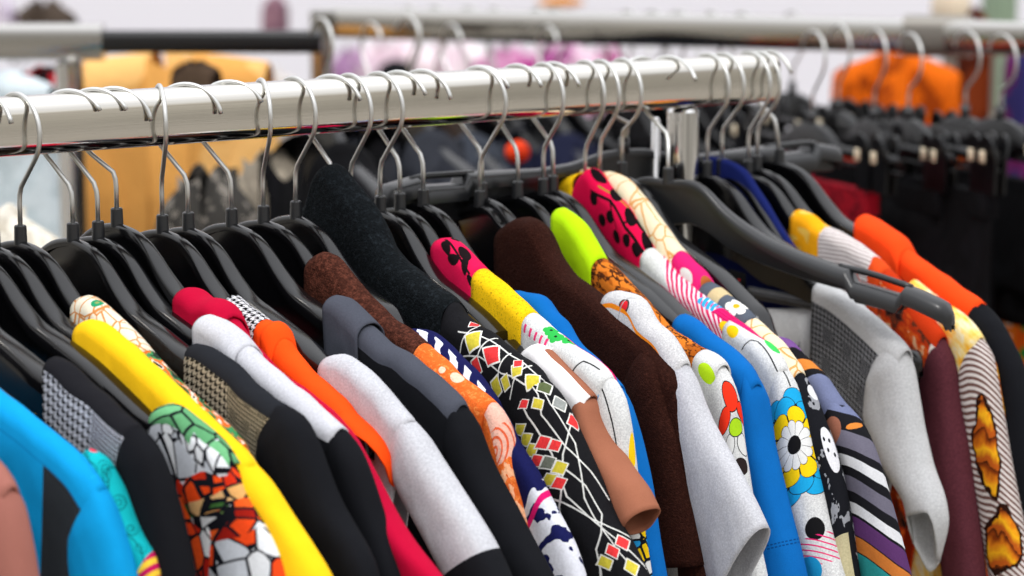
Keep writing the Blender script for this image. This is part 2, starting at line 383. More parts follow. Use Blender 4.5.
def f_flower(k):
    c = heatherw(k, 'dcdddc', 'bdbebf'); cu, cv = 60, 12
    c = k.mix(k.line([(0, 5), (14, 1), (22, 1)], .5), c, '1c1c1e')
    c = petals(k, cu, cv, 0, 39, 8, c, '1c9fd6', rot=.0, round_=.4); c = petals(k, cu, cv, 0, 33, 8, c, '1c9fd6', rot=.5, round_=.3)
    c = petals(k, cu, cv, 0, 26, 8, c, 'f2cb14', rot=0.0, round_=.38); c = petals(k, cu, cv, 0, 16.5, 12, c, 'dcdddc', rot=.25, round_=.3)
    c = blobs(k, [(cu, cv, 6)], c, '141416'); c = blobs(k, [(118, 9, 7.5)], c, '141416')
    c = k.mix((k.u > 122)*(k.u < 142)*(xfract((k.u+k.v*.5)/4.2) < .26)*(k.v < 22)*(k.v > -4), c, 'd8286c')
    return blobs(k, [(143, 21, 9)], c, '1c8fc0')
cloth('flower', f_flower, heather=.12)
def f_beige(k):
    n = k.noise(k.vec(k.u*.02, k.v*.02), 2.4, 2); p = k.vec(k.u*.001+n*.01, k.v*.001+n*.008); d = k.vor(p, 60, 'DISTANCE_TO_EDGE')
    return k.mix(d < .034, 'e4d5b6', 'd49a5a')
cloth('beige_leaf', f_beige, heather=.12)
def f_pp(k):
    c = k.col('d3206c'); c = blobs(k, [(150, 12, 8, 5, 0)], c, 'd4d2d0'); c = blobs(k, [(168, 2, 7, 5, 20)], c, 'a85a2c'); return blobs(k, [(176, 1, 6, 8, 0)], c, '8f9a4a')
cloth('patch_pink', f_pp, heather=.12)
def f_gf(k):
    c = k.col('535a66'); c = blobs(k, [(205+5.5*math.cos(a), 3+5.5*math.sin(a), 3.6) for a in (0, 1.26, 2.51, 3.77, 5.03)], c, 'eceae4'); c = blobs(k, [(205, 3, 2.6)], c, 'e8a81c')
    return k.mix((k.u < 190)*(k.u > 178), c, 'c8b48a')
cloth('grey_flower', f_gf, heather=.2)
def f_bspot(k):
    n = k.noise(k.vec(k.u*.02, k.v*.03), 2.5, 3, .6); c = k.mix(n > .57, '17181d', '8e9096')
    c = blobs(k, [(66, 1, 16, 5.5, 0), (24, -3, 6, 4, 0)], c, 'd6d6da'); c = blobs(k, [(60, 0, 1.6, .9, 0), (66, 3, 1.6, .9, 0), (70, -1, 1.6, .9, 0), (58, 3.5, 1.6, .9, 0)], c, '17181d')
    return k.mix((k.u > 122)*(k.v > 0), c, 'b9b08c')
cloth('black_spot', f_bspot, heather=.25)
def f_bold(k):
    x = k.u+k.v*.5
    return k.ramp(x*.01, [(0, 'e6d5b6'), (.14, '6f4a86'), (.34, '17171b'), (.47, 'c87a34'), (.585, '17171b'), (.66, '6a7190'), (.95, '17171b')])
cloth('bold_stripes', f_bold, heather=.18)
def f_bold2(k):
    x = (k.u+k.v*.75+k.v*k.v*.012)*.0065
    c = k.ramp(x, [(0, '6a7190'), (.125, '17171b'), (.25, '64616f'), (.36, '17171b'), (.41, 'c9cacd'), (.475, '17171b'), (.53, '64616f'), (.61, '17171b'), (.67, 'c9cacd'), (.73, '17171b'), (.745, '53305f'), (.84, '17171b'), (.85, 'b56a2e'), (.93, '17171b'), (.94, '2a8a8a')])
    c = blobs(k, [(24, 21, 13, 9, 60)], c, '8a5846'); return blobs(k, [(29, 2, 2.4, 6, 0)], c, 'c87a34')
cloth('bold_stripes2', f_bold2, heather=.18)
def f_ostripe(k):
    n = k.noise(k.vec(k.u*.02, k.v*.03), 3, 2)
    c = k.mix(n > .55, 'f6a916', 'f0c054'); st = k.mix(xfract((k.u*.25+k.v)/3.2) < .5, 'a79a98', 'dcd6d4')
    c = k.mix((k.u > 48+n*8), c, st); c = k.mix((k.u > 104+n*8)*(k.u < 126), c, 'd64a1c')
    return k.mix(k.u > 126, c, k.ramp(k.noise(k.vec(k.u*.03, k.v*.03), 4, 2), [(0, '42201a'), (.45, 'e2a070'), (.6, '5b2d22')]))
cloth('orange_stripe', f_ostripe, heather=.15)
def f_autumn(k):
    n = k.noise(k.vec(k.u*.016, k.v*.02), 3.2, 3, .6); c = k.ramp(n, [(0, '2a1717'), (.40, '6b3320'), (.48, 'c23a16'), (.56, 'd85a1e'), (.63, 'e2b48a')])
    c = blobs(k, [(198, 14, 8, 12, 20)], c, 'e6dcd4'); return k.mix((k.v > 12)*(k.u > 204), k.mix(k.v < 12, c, 'b9330f'), '2a1718')
cloth('autumn', f_autumn, heather=.15)
cloth('tiedye', lambda k: k.ramp(k.noise(k.vec(k.u*.018, k.v*.035), 2.6, 3, .6), [(0, 'd9761c'), (.38, 'f2ae2a'), (.5, 'f3d27a'), (.62, 'ece3c4'), (.75, 'f0a02a')], False), heather=.12)
def f_tiger(k):
    n = k.noise(k.vec(k.u*.02, k.v*.03), 3.0, 3); st = k.mix(xfract((k.u*.55+k.v*.6)/2.9) < .5, '6e4f49', 'd6cfcb')
    d = xhyp((k.u-82)/36, (k.v-17)/11)+(n-.5)*.9; d2 = xhyp((k.u-48)/26, (k.v+9)/5)+(n-.5)*.8; d3 = xhyp((k.u-152)/24, (k.v-16)/16)+(n-.5)*.8
    d = xmin(d, xmin(d2, d3))
    body = k.ramp(xfract((k.u+k.v*1.1+n*30)/26), [(0, '3a1a0c'), (.16, '8f3d10'), (.36, 'd9791a'), (.58, 'f2b21e'), (.85, 'b8581a')], False)
    c = k.mix(d < 1.0, st, '2a140c'); return k.mix(d < .86, c, body)
cloth('tiger', f_tiger, heather=.12)
cloth('neck_tape', lambda k: k.mix((xfract(k.u/2.4) < .5)*(xfract(k.v/3) < .6), '5c5d60', '141517'), heather=.1)
cloth('neck_label', lambda k: k.mix((xabs(xabs(k.u-9)-xabs(k.v-9)) < 1.1)*(xhyp(k.u-9, k.v-9) < 4.5), '0d0d0f', 'c8242a'), heather=.05)

# ------------------------------------------------------------------ data: hangers and garment outlines
# HANG: place along the rail (m), height of the top of the bar (m), swivel in degrees
# GARM: outlines in each hanger's own plane, millimetres (towards the shopper, up)
HANG={'Y': (0.578, 1.408, 13), 'Z': (0.604, 1.408, 20), 'A': (0.625, 1.408, 18), 'B': (0.69, 1.408, 6), 'C': (0.716, 1.408, 9.5), 'D': (0.735, 1.408, 7), 'H1': (0.7534, 1.4097, 6.5), 'H2': (0.7903, 1.4082, 4), 'H3': (0.8085, 1.4079, 6), 'H4': (0.8223, 1.4152, 5), 'H5': (0.8559, 1.4082, 4), 'H6': (0.8755, 1.4082, 3), 'H7': (0.9088, 1.4081, 5), 'H8': (0.9338, 1.4081, 7), 'H9': (0.9598, 1.4091, 2), 'H10': (0.99, 1.4084, 2), 'H10b': (1.0049, 1.4079, 2), 'H11': (1.0296, 1.4073, -2), 'H12': (1.0463, 1.4081, -3), 'H13': (1.0664, 1.4093, -3), 'H14': (1.1162, 1.4048, -2.5), 'H14b': (1.1182, 1.4097, -2.5), 'H15': (1.1507, 1.4087, -3), 'H16': (1.1744, 1.4091, -2.5), 'H17': (1.1833, 1.4106, -3), 'H18': (1.2136, 1.4069, -5), 'H18b': (1.228, 1.411, -5.5), 'H19': (1.2493, 1.4162, -5.5), 'H20': (1.2596, 1.4147, 20, -0.04), 'H22': (1.3346, 1.411, -2), 'H22b': (1.3428, 1.4119, -1), 'H23': (1.3774, 1.4087, -2), 'H23b': (1.3868, 1.412, 0), 'H24': (1.4108, 1.4158, -1)}
GARM={
'brown_cap':{'h':'Y','body':[('body','dustyrose',[(158.6,-61.9),(188.1,-72.1),(216.7,-86.4),(224.7,-92.5),(229.4,-97.9)])],'sleeve':{'mat':'dustyrose','S':[(218.7,-89.1),(226.6,-96.8),(233.4,-110.2),(237.6,-126.1),(241.5,-146.6)],'N':[(198.8,-108.5),(206.1,-129.7),(214.9,-156.3)],'ext':0.12,'t':12}},
'blue':{'h':'Z','body':[('body','blue_front',[(139.2,-47.9),(160.2,-59.1),(184.5,-71.4),(209.3,-84.0),(224.3,-93.0),(236.9,-106.2)])],'sleeve':{'mat':'turq','S':[(230.5,-99.3),(237.4,-108.1),(242.3,-115.4),(250.3,-133.0),(257.6,-154.2)],'N':[(220.6,-121.1),(214.1,-138.0),(209.7,-159.3)],'ext':0.12,'t':12}},
'teal':{'h':'A','body':[('body','teal_scroll',[(197.9,-92.1),(201.8,-88.7),(207.9,-88.5),(220.6,-92.1),(225.7,-97.1)])],'sleeve':{'mat':'teal_scroll2','S':[(218.2,-91.3),(224.0,-95.7),(227.6,-101.5),(234.7,-113.7),(241.6,-128.1),(248.8,-136.8),(256.0,-142.0),(259.5,-149.5),(261.4,-157.2)],'N':[(210.9,-109.4),(222.4,-127.3),(233.7,-146.3),(239.1,-165.0)],'ext':0.05,'t':9}},
'hound':{'h':'B','body':[('body','hound_front',[(123.5,-55.1),(128.8,-50.8),(135.7,-47.5),(146.2,-49.0),(162.8,-57.3),(185.1,-64.6),(200.2,-72.2),(214.3,-76.9)])],'sleeve':{'mat':'black','S':[(204.8,-73.9),(215.1,-76.9),(223.4,-81.9),(232.5,-89.0),(237.7,-98.9),(246.3,-118.0),(254.7,-139.2),(260.6,-156.8)],'N':[(197.5,-99.3),(200.5,-120.8),(215.0,-141.3),(225.5,-162.4)],'ext':0.1,'t':11}},
'print':{'h':'C','body':[('body','cells',[(172.1,-90.8),(177.0,-80.0),(186.2,-72.9),(198.6,-71.1),(215.9,-78.0),(238.8,-89.2),(249.6,-97.9)])],'sleeve':{'mat':'cells_sleeve','S':[(233.7,-86.6),(247.0,-98.4),(261.7,-116.3),(281.1,-135.9),(299.5,-157.2)],'N':[(196.1,-112.8),(211.2,-136.8),(225.7,-175.4)],'ext':0.1,'t':11}},
'yellow':{'h':'D','body':[('body','yellow',[(81.1,-47.8),(84.0,-42.0),(89.2,-38.2),(102.6,-33.6),(118.4,-38.3),(135.9,-45.1),(160.7,-55.7),(184.9,-67.1),(203.2,-75.1),(219.5,-83.2),(237.3,-90.3),(251.3,-99.7)])],'sleeve':{'mat':'yellow','S':[(241.9,-94.3),(250.7,-99.8),(265.3,-110.7),(278.9,-123.8),(299.1,-139.0),(316.5,-154.4)],'N':[(228.1,-105.9),(248.1,-128.7),(278.1,-160.7)],'ext':0.1,'t':10}},
'cream':{'h':'H1','body':[('collar','cream_cell',[(52.8,-42.5),(55.2,-35.9),(59.6,-31.7),(68.2,-26.3),(84.7,-30.0),(102.7,-38.9),(118.5,-46.1),(130.2,-53.7)]),('body','green_orange',[(130.2,-53.7),(146.6,-63.0),(168.5,-73.2),(191.9,-82.9),(210.3,-91.3),(220.2,-98.0)])],'sleeve':{'mat':'green_orange','S':[(213.3,-93.2),(224.1,-100.9),(234.7,-113.3),(250.4,-136.3),(271.9,-167.3)],'N':[(206.5,-113.7),(219.7,-138.1),(238.9,-172.9)],'ext':0.1,'t':7}},
'bltweed':{'h':'H2','body':[('body','tweed_front',[(121.8,-65.5),(127.4,-54.2),(135.9,-49.4),(158.3,-54.3),(179.3,-61.0),(189.0,-67.4),(206.5,-72.6),(221.8,-76.2)])],'sleeve':{'mat':'black','S':[(211.9,-74.3),(220.5,-75.9),(232.9,-78.2),(242.1,-84.9),(247.6,-92.8),(264.7,-122.7),(282.7,-139.2),(296.1,-150.0),(303.0,-164.9)],'N':[(197.5,-94.5),(200.9,-116.7),(225.5,-142.2),(257.1,-172.9)],'ext':0.1,'t':12}},
'lgrey':{'h':'H3','body':[('body','grey_dark_front',[(101.8,-54.3),(109.2,-43.3),(115.3,-40.1),(128.1,-42.8),(148.5,-50.1),(163.8,-58.5),(180.8,-64.7),(209.5,-76.3),(228.5,-84.9),(240.2,-89.1)])],'collar':('lgrey',[(101.8,-53.6),(109.2,-42.1),(115.3,-38.8),(128.2,-41.6),(142.8,-47.1),(153.3,-53.8)]),'sleeve':{'mat':'black','S':[(231.5,-86.3),(240.5,-90.3),(249.3,-97.8),(258.0,-108.2),(269.2,-130.0),(277.7,-146.2),(292.2,-170.6)],'N':[(222.7,-98.6),(233.2,-120.9),(250.8,-147.7),(268.2,-174.2)],'ext':0.1,'t':10}},
'crimson':{'h':'H4','body':[('body','crimson',[(64.6,-44.1),(74.4,-37.2),(82.8,-36.2),(93.1,-40.6),(106.6,-39.6),(122.7,-47.6),(135.5,-59.1),(148.3,-66.0),(165.8,-75.3),(186.1,-80.4),(208.7,-89.2),(228.1,-98.2)])],'collar':('crimson',[(64.6,-43.4),(74.4,-35.9),(82.9,-34.9),(93.2,-39.4),(106.7,-38.4),(117.8,-41.4),(123.7,-48.1)]),'sleeve':{'mat':'crimson','S':[(216.8,-92.2),(227.8,-97.7),(239.6,-110.8),(252.1,-123.7),(265.4,-139.2),(275.1,-149.3),(292.6,-162.0),(315.9,-174.4)],'N':[(220.0,-107.7),(238.1,-128.7),(260.5,-154.6),(282.5,-180.1)],'ext':0.1,'t':9}},
'orange':{'h':'H5','body':[('collar','tweed_bw',[(65.3,-42.1),(72.0,-35.5),(77.4,-34.2),(88.0,-38.7),(106.8,-44.7),(110.9,-46.0)]),('body','orange',[(110.9,-46.0),(115.0,-46.8),(126.3,-51.6),(139.3,-63.7),(154.3,-71.7),(165.1,-76.9),(175.0,-80.5),(185.7,-84.5),(192.4,-89.6),(202.0,-96.1)])],'collar':('orange',[(109.7,-52.5),(115.1,-45.5),(126.3,-49.7),(131.3,-57.9)]),'sleeve':{'mat':'orange','S':[(191.5,-89.8),(206.8,-97.9),(220.9,-106.1),(227.4,-114.7),(229.2,-123.6),(228.1,-132.3)],'N':[(188.6,-102.2),(194.3,-111.2),(201.9,-123.5),(209.4,-135.7),(215.0,-145.8)],'t':11,'cut':0.35,'m':30}},
'greyred':{'h':'H6','body':[('body','lgrey_mel',[(140.5,-85.1),(142.8,-77.2),(147.0,-69.6),(153.3,-65.0),(160.4,-62.7),(168.5,-62.2),(185.4,-67.9),(205.9,-76.6),(218.4,-85.1),(232.7,-93.3)])],'sleeve':{'mat':'lgrey_hem','S':[(223.5,-88.8),(234.9,-95.5),(243.4,-102.7),(258.2,-115.9),(276.6,-130.8),(294.6,-145.4),(307.1,-157.3),(320.4,-173.7)],'N':[(217.4,-120.5),(227.8,-138.9),(250.4,-162.2),(270.8,-182.5)],'ext':0.06,'t':13}},
'dkgrey':{'h':'H7','body':[('body','dkgrey_front',[(99.1,-57.2),(98.2,-47.5),(102.4,-42.5),(108.5,-39.1),(117.5,-38.7),(130.3,-46.1),(144.0,-53.4),(157.5,-59.9),(180.4,-65.1),(197.3,-72.2),(219.4,-81.5),(230.3,-89.2)])],'collar':('dkgrey',[(98.1,-56.6),(97.2,-47.0),(101.4,-41.3),(108.5,-37.8),(117.5,-37.4),(130.3,-44.9),(143.0,-51.6)]),'sleeve':{'mat':'black','S':[(222.8,-86.1),(229.2,-90.1),(235.5,-95.9),(247.1,-117.6),(262.2,-135.4),(271.9,-144.1),(287.6,-164.0),(308.3,-186.2)],'N':[(217.7,-102.5),(219.5,-121.6),(241.2,-152.1),(275.0,-191.5)],'ext':0.1,'t':12}},
'brownorange':{'h':'H8','body':[('collar','brown_fleece',[(41.1,-41.8),(42.8,-31.6),(50.7,-20.7),(62.3,-14.9),(71.2,-17.3),(86.7,-28.8),(106.9,-42.3),(124.1,-52.0),(143.8,-58.0),(157.7,-64.6)]),('body','orange_pink',[(157.7,-64.6),(175.1,-73.2),(188.7,-80.4),(205.7,-88.2),(219.8,-93.1)])],'sleeve':{'mat':'orange_pink2','S':[(214.0,-90.2),(221.1,-93.6),(226.3,-97.9),(230.7,-104.8),(234.2,-116.2),(236.8,-128.4),(245.5,-147.7),(254.1,-167.0),(262.7,-184.3),(271.3,-199.7)],'N':[(213.5,-111.4),(215.3,-130.2),(229.3,-159.5),(246.8,-203.3)],'ext':0.08,'t':10}},
'navy':{'h':'H9','body':[('body','navy_white',[(110.0,-59.5),(124.8,-62.1),(138.4,-60.3),(148.7,-60.2),(159.9,-65.2),(175.1,-72.7),(188.0,-79.1),(203.8,-88.9),(213.5,-97.5)])],'sleeve':{'mat':'navy_white2','S':[(205.4,-91.2),(217.1,-100.8),(225.8,-113.3),(235.4,-123.7),(247.7,-132.2),(257.2,-144.9),(273.0,-160.7),(285.1,-173.3),(296.1,-195.3)],'N':[(210.5,-120.1),(220.2,-143.8),(239.5,-172.0),(258.5,-202.3)],'ext':0.08,'t':9}},
'fleece':{'h':'H10','peak':True,'body':[('collar','fleece',[(-37.0,-5.2),(-29.7,1.8),(-21.4,4.0),(-18.8,15.3),(-11.5,27.7),(-1.0,34.1),(9.0,30.9),(20.3,22.3),(31.5,16.5),(42.5,7.4),(54.9,-4.8),(62.5,-15.5),(76.6,-24.7),(95.9,-31.1),(112.8,-37.8),(126.4,-42.0),(132.6,-45.9)]),('body','geo_front',[(132.6,-45.9),(135.7,-51.4),(149.0,-56.2),(167.2,-61.6),(188.1,-69.1),(200.9,-73.0),(213.5,-78.3),(223.1,-83.8)])],'sleeve':{'mat':'geo','S':[(212.0,-78.0),(222.6,-84.1),(234.1,-91.9),(242.6,-100.0),(252.1,-113.0),(260.5,-123.0),(272.6,-139.7),(284.7,-160.1),(297.4,-170.2),(314.6,-190.4),(318.2,-195.2)],'N':[(180.9,-103.5),(196.7,-125.6),(216.3,-154.4),(238.5,-176.0),(264.0,-205.3)],'ext':0.06,'t':13}},
'whitetan':{'h':'H11','body':[('body','white_tan',[(163.5,-83.2),(165.7,-78.3),(169.0,-74.5),(183.1,-67.2),(191.6,-68.5),(203.3,-75.2),(220.1,-81.6),(233.6,-88.5),(240.8,-92.4)])],'sleeve':{'mat':'tan','S':[(230.0,-90.5),(236.1,-92.7),(242.3,-96.8),(245.4,-105.8),(256.7,-119.1),(273.8,-132.5),(289.7,-142.1),(299.5,-153.4)],'N':[(222.4,-102.3),(226.7,-112.5),(234.0,-124.0),(250.5,-140.2),(267.8,-160.4),(282.9,-173.2)],'t':13,'m':30}},
'fuchyel':{'h':'H12','body':[('collar','fuchsia_leaf',[(39.9,-29.9),(43.7,-21.2),(51.2,-16.8),(59.8,-14.5),(70.8,-16.6),(87.6,-24.9),(101.9,-31.3)]),('body','yellow_heather',[(101.9,-31.3),(122.9,-38.0),(136.7,-43.6),(151.5,-49.6),(160.5,-53.6)]),('shoulder_panel','white_clover',[(160.5,-53.6),(186.0,-63.1),(203.4,-68.4),(225.8,-73.4),(237.4,-78.7),(244.7,-82.6)])],'sleeve':{'mat':'white_clover2','S':[(237.1,-78.8),(247.5,-84.1),(254.8,-92.5),(259.0,-102.6),(263.3,-117.8),(266.6,-138.2),(272.0,-169.1),(282.7,-207.8)],'N':[(225.1,-96.7),(229.5,-118.5),(238.2,-149.3),(251.0,-179.0),(263.8,-211.2)],'ext':0.06,'t':9}},
'bluehid':{'h':'H13','body':[('body','cobalt',[(98.5,-53.9),(107.9,-48.6),(124.2,-47.8),(139.0,-46.5),(148.1,-50.7),(153.7,-56.6),(164.9,-59.0),(178.2,-72.4),(193.5,-78.0),(212.9,-86.8),(227.8,-94.2)])],'sleeve':{'mat':'cobalt','S':[(216.8,-88.8),(229.6,-95.9),(244.4,-120.6),(257.2,-150.6),(265.8,-187.7),(274.4,-214.4)],'N':[(220.6,-117.5),(229.4,-148.6),(240.3,-185.7),(251.1,-218.7)],'ext':0.06,'t':9}},
'brown':{'h':'H14','body':[('body','brown_towel',[(19.7,-26.0),(25.8,-18.2),(36.8,-9.8),(50.0,-4.9),(64.3,-3.4),(73.7,-5.8),(80.7,-12.0),(92.4,-26.7),(107.4,-38.0),(126.6,-42.5),(152.2,-52.8),(177.3,-62.8),(202.8,-72.5),(219.6,-81.3),(231.1,-93.4)])],'sleeve':{'mat':'brown_towel','S':[(199.4,-76.5),(213.1,-81.8),(220.5,-97.2),(228.0,-115.2),(234.3,-124.0),(244.1,-158.0),(254.7,-187.1),(261.1,-207.6)],'N':[(180.6,-104.0),(191.6,-123.7),(199.3,-143.2),(216.5,-170.9),(221.0,-192.2),(221.3,-216.4)],'t':13,'w':-0.006},'under':{'mat':'brown_towel','S':[(220.3,-81.9),(231.8,-95.3),(236.2,-111.1),(244.7,-136.7),(251.5,-172.5),(258.9,-195.6),(264.5,-221.0)],'N':[(211.4,-107.9),(215.9,-133.8),(224.8,-172.3),(234.0,-226.9)],'ext':0.06,'t':9}},
'ltgrey2':{'h':'H14b','body':[('body','grey_button',[(140.9,-54.6),(146.4,-51.1),(154.0,-49.1),(170.3,-48.0),(184.2,-50.2),(189.6,-55.5),(198.1,-64.3),(214.9,-70.5),(223.3,-77.9),(231.6,-86.6)])],'sleeve':{'mat':'lgrey_mel','S':[(223.1,-80.0),(234.6,-92.8),(245.0,-108.9),(254.3,-120.5),(267.4,-133.2),(284.5,-149.7),(301.3,-167.8),(311.2,-180.0)],'N':[(214.6,-109.7),(219.1,-131.6),(227.9,-163.4),(240.7,-194.2),(255.4,-221.1),(269.9,-242.4)],'t':12}},
'lime':{'h':'H15','body':[('collar','lime',[(40.7,-23.3),(40.6,-11.1),(43.0,-5.1),(47.8,-3.2),(63.4,-5.8),(78.7,-13.3),(92.8,-25.8),(101.0,-34.7)]),('body','orange_brown',[(101.0,-34.7),(118.2,-41.6),(138.5,-52.2),(158.5,-63.3),(175.0,-73.3),(194.3,-77.9),(214.3,-81.7)]),('shoulder_panel','white_poppy_top',[(214.3,-81.7),(226.8,-83.8),(235.1,-88.6)])],'sleeve':{'mat':'white_poppy','S':[(223.4,-83.7),(232.8,-89.0),(241.2,-100.9),(247.5,-111.9),(250.0,-132.7),(257.7,-162.0),(266.4,-193.7),(279.2,-227.0)],'N':[(214.3,-101.9),(218.9,-128.1),(229.9,-159.8),(243.0,-197.7),(254.0,-231.8)],'ext':0.06,'t':9}},
'cobalt':{'h':'H16','body':[('body','cobalt',[(149.2,-80.8),(152.4,-74.1),(158.8,-67.6),(175.9,-71.4),(195.0,-79.0),(216.9,-86.6),(230.2,-93.4),(239.6,-104.7)])],'sleeve':{'mat':'cobalt_hem','S':[(230.9,-95.5),(240.2,-108.1),(244.6,-123.5),(249.0,-140.3),(257.4,-160.3),(267.9,-185.2),(278.3,-207.3),(286.6,-227.7)],'N':[(232.0,-114.5),(228.4,-136.8),(227.0,-164.2),(238.0,-203.0),(248.9,-237.5)],'ext':0.02,'t':13}},
'fuchsia':{'h':'H18','peak':True,'far':'yellow_heather','body':[('collar','fuchsia_leaf2',[(-8.0,-8.4),(-6.8,2.2),(-4.3,8.3),(4.7,15.1),(12.4,18.8),(17.6,13.4),(25.3,7.6),(39.2,0.2),(53.0,-7.8),(72.8,-24.4),(82.7,-32.6)]),('body','pink_stripe',[(82.7,-32.6),(97.2,-39.5),(117.5,-50.5),(132.7,-56.2),(160.3,-64.4),(179.5,-70.1)]),('shoulder_panel','white_dots',[(179.5,-70.1),(201.7,-77.9),(219.0,-82.1),(229.9,-89.3),(236.4,-97.1)])],'sleeve':{'mat':'flower','S':[(229.0,-89.5),(236.6,-97.8),(243.1,-105.6),(248.6,-115.5),(255.2,-125.9),(268.5,-157.3),(279.6,-188.9),(292.7,-217.8),(299.1,-229.9)],'N':[(223.6,-113.5),(225.3,-139.3),(233.4,-165.2),(247.0,-196.8),(260.7,-237.8)],'ext':0.06,'t':11}},
'beige':{'h':'H18b','body':[('collar','beige_leaf',[(-2.9,-5.6),(-1.7,4.9),(3.5,9.1),(13.9,10.1),(31.8,7.4),(43.3,0.5),(55.9,-6.2),(65.9,-13.8),(82.1,-25.1),(95.6,-35.0),(102.8,-38.4)]),('body','patch_pink',[(102.8,-38.4),(117.2,-45.2),(126.7,-49.7),(135.0,-55.7)]),('front_panel','grey_flower',[(135.0,-55.7),(153.6,-61.0),(175.4,-69.2),(185.6,-74.7)]),('shoulder_panel','beige_leaf',[(185.6,-74.7),(199.0,-79.7),(215.5,-86.2),(230.9,-97.5),(238.5,-103.8)])],'sleeve':{'mat':'black_spot','S':[(231.7,-98.7),(239.3,-105.0),(248.0,-114.5),(259.0,-128.9),(270.9,-145.7),(279.7,-163.6),(288.8,-192.9),(293.6,-214.9),(300.3,-235.7)],'N':[(234.3,-123.0),(243.6,-148.7),(257.2,-180.3),(268.6,-212.1),(277.7,-240.2)],'ext':0.06,'t':9}},
'stripes':{'h':'H19','body':[('body','bold_stripes',[(175.2,-90.7),(186.4,-94.6),(200.7,-94.6),(209.6,-100.9),(223.9,-107.6),(236.8,-112.4),(248.7,-122.8),(260.5,-131.1)])],'sleeve':{'mat':'bold_stripes2','S':[(250.7,-125.3),(262.4,-132.2),(275.0,-140.9),(283.5,-149.5),(293.0,-161.9),(303.8,-182.8),(314.6,-205.5),(326.4,-232.5),(329.6,-237.8)],'N':[(243.7,-137.3),(252.7,-155.0),(261.9,-180.7),(271.2,-213.1),(278.6,-248.6)],'ext':0.06,'t':12}},
'greytweed':{'h':'H22','open':True,'body':[('body','tweed_panel',[(118.1,-82.9),(124.3,-72.5),(130.5,-66.5),(143.3,-69.3),(166.5,-77.2),(190.5,-88.5),(210.9,-97.8),(220.1,-105.0)])],'sleeve':{'mat':'lgrey_mel2','S':[(208.4,-98.3),(215.6,-104.4),(219.9,-113.8),(224.2,-126.1),(227.7,-139.8),(232.3,-158.5),(242.1,-185.4),(254.5,-205.3),(258.9,-220.9),(254.6,-236.2),(247.4,-251.5)],'N':[(190.1,-117.4),(183.7,-140.2),(181.2,-161.0),(194.1,-180.7),(213.0,-199.1),(227.4,-210.8),(234.4,-242.0),(239.1,-262.8)],'t':14,'cut':0.75,'m':40}},
'maroon':{'h':'H23','body':[('collar','orange_stripe',[(47.0,-34.2),(50.2,-26.1),(59.1,-22.9),(74.7,-25.1),(81.5,-31.2),(96.9,-33.3),(121.9,-40.3),(143.3,-48.9),(156.1,-57.0)]),('body','autumn',[(156.1,-57.0),(177.1,-69.8),(192.7,-81.0),(204.0,-89.6),(214.3,-98.3)])],'sleeve':{'mat':'maroon','S':[(206.9,-93.7),(214.2,-101.4),(220.6,-113.5),(225.1,-129.5),(228.8,-150.0),(235.4,-168.6),(242.5,-201.6),(250.7,-236.5),(257.9,-271.7)],'N':[(196.6,-132.4),(195.6,-162.0),(205.2,-204.6),(216.5,-239.4),(225.9,-277.5)],'ext':0.06,'t':13}},
'yellowtie':{'h':'H23b','body':[('body','tiedye',[(156.9,-62.3),(172.0,-69.3),(190.0,-78.1),(202.8,-83.1),(213.5,-86.0),(224.2,-91.9),(235.0,-101.3)])],'sleeve':{'mat':'tiger','S':[(228.2,-95.8),(237.0,-105.4),(243.9,-113.8),(248.3,-130.5),(253.8,-152.1),(260.5,-180.0),(269.1,-209.7),(278.7,-241.3),(286.3,-271.8)],'N':[(213.6,-130.5),(218.4,-156.2),(227.3,-191.4),(240.3,-233.2),(253.4,-277.7)],'ext':0.06,'t':12}},
'orangeblk':{'h':'H24','body':[('body','vermilion',[(84.4,-57.0),(85.1,-46.1),(88.1,-38.9),(95.5,-35.8),(114.7,-41.4),(133.7,-49.1),(149.5,-59.3),(177.1,-68.6),(200.2,-78.3),(217.0,-84.2)])],'collar':('vermilion',[(84.3,-56.2),(85.1,-44.6),(88.1,-37.4),(95.5,-34.3),(114.7,-39.9),(134.7,-47.5),(142.2,-56.4)]),'sleeve':{'mat':'black','S':[(209.0,-81.7),(218.8,-86.3),(231.7,-96.2),(241.8,-109.4),(254.7,-124.9),(266.3,-155.7),(277.4,-197.4),(289.7,-246.0),(296.6,-276.6)],'N':[(203.9,-102.1),(213.0,-133.9),(224.6,-183.7),(239.4,-240.2),(250.8,-285.4)],'ext':0.06,'t':13}},
'navycollar':{'h':'H22b','body':[('body','navyplain',[(-21.1,8.8),(-3.6,10.3),(14.8,8.1),(28.5,2.4),(38.9,-8.8),(52.5,-20.3),(61.6,-30.0),(77.3,-44.9),(93.9,-59.5),(115.6,-74.0),(147.5,-89.9),(178.6,-106.1)])]},
}

# ------------------------------------------------------------------ camera
YAW, PITCH = math.radians(38), .1579
cam = bpy.data.cameras.new('camera'); co = link(bpy.data.objects.new('camera', cam))
cam.sensor_width = 36; cam.lens = 2600*36/1024; cam.clip_start = .05; cam.clip_end = 200
co.location = (0, -1.466, 1.6367); co.rotation_euler = (PI/2-PITCH, 0, -YAW)
cam.dof.use_dof = True; cam.dof.focus_distance = 1.67; cam.dof.aperture_fstop = 5.6
S.camera = co
FWD = Vector((math.sin(YAW)*math.cos(PITCH), math.cos(YAW)*math.cos(PITCH), -math.sin(PITCH)))
RGT = Vector((math.cos(YAW), -math.sin(YAW), 0)); UPV = RGT.cross(FWD)
def at(x, y, d):
    """the place d metres away (along the view) that the photograph shows at pixel x, y"""
    return Vector(co.location)+(FWD+RGT*((x-512)/2600)-UPV*((y-288)/2600))*d

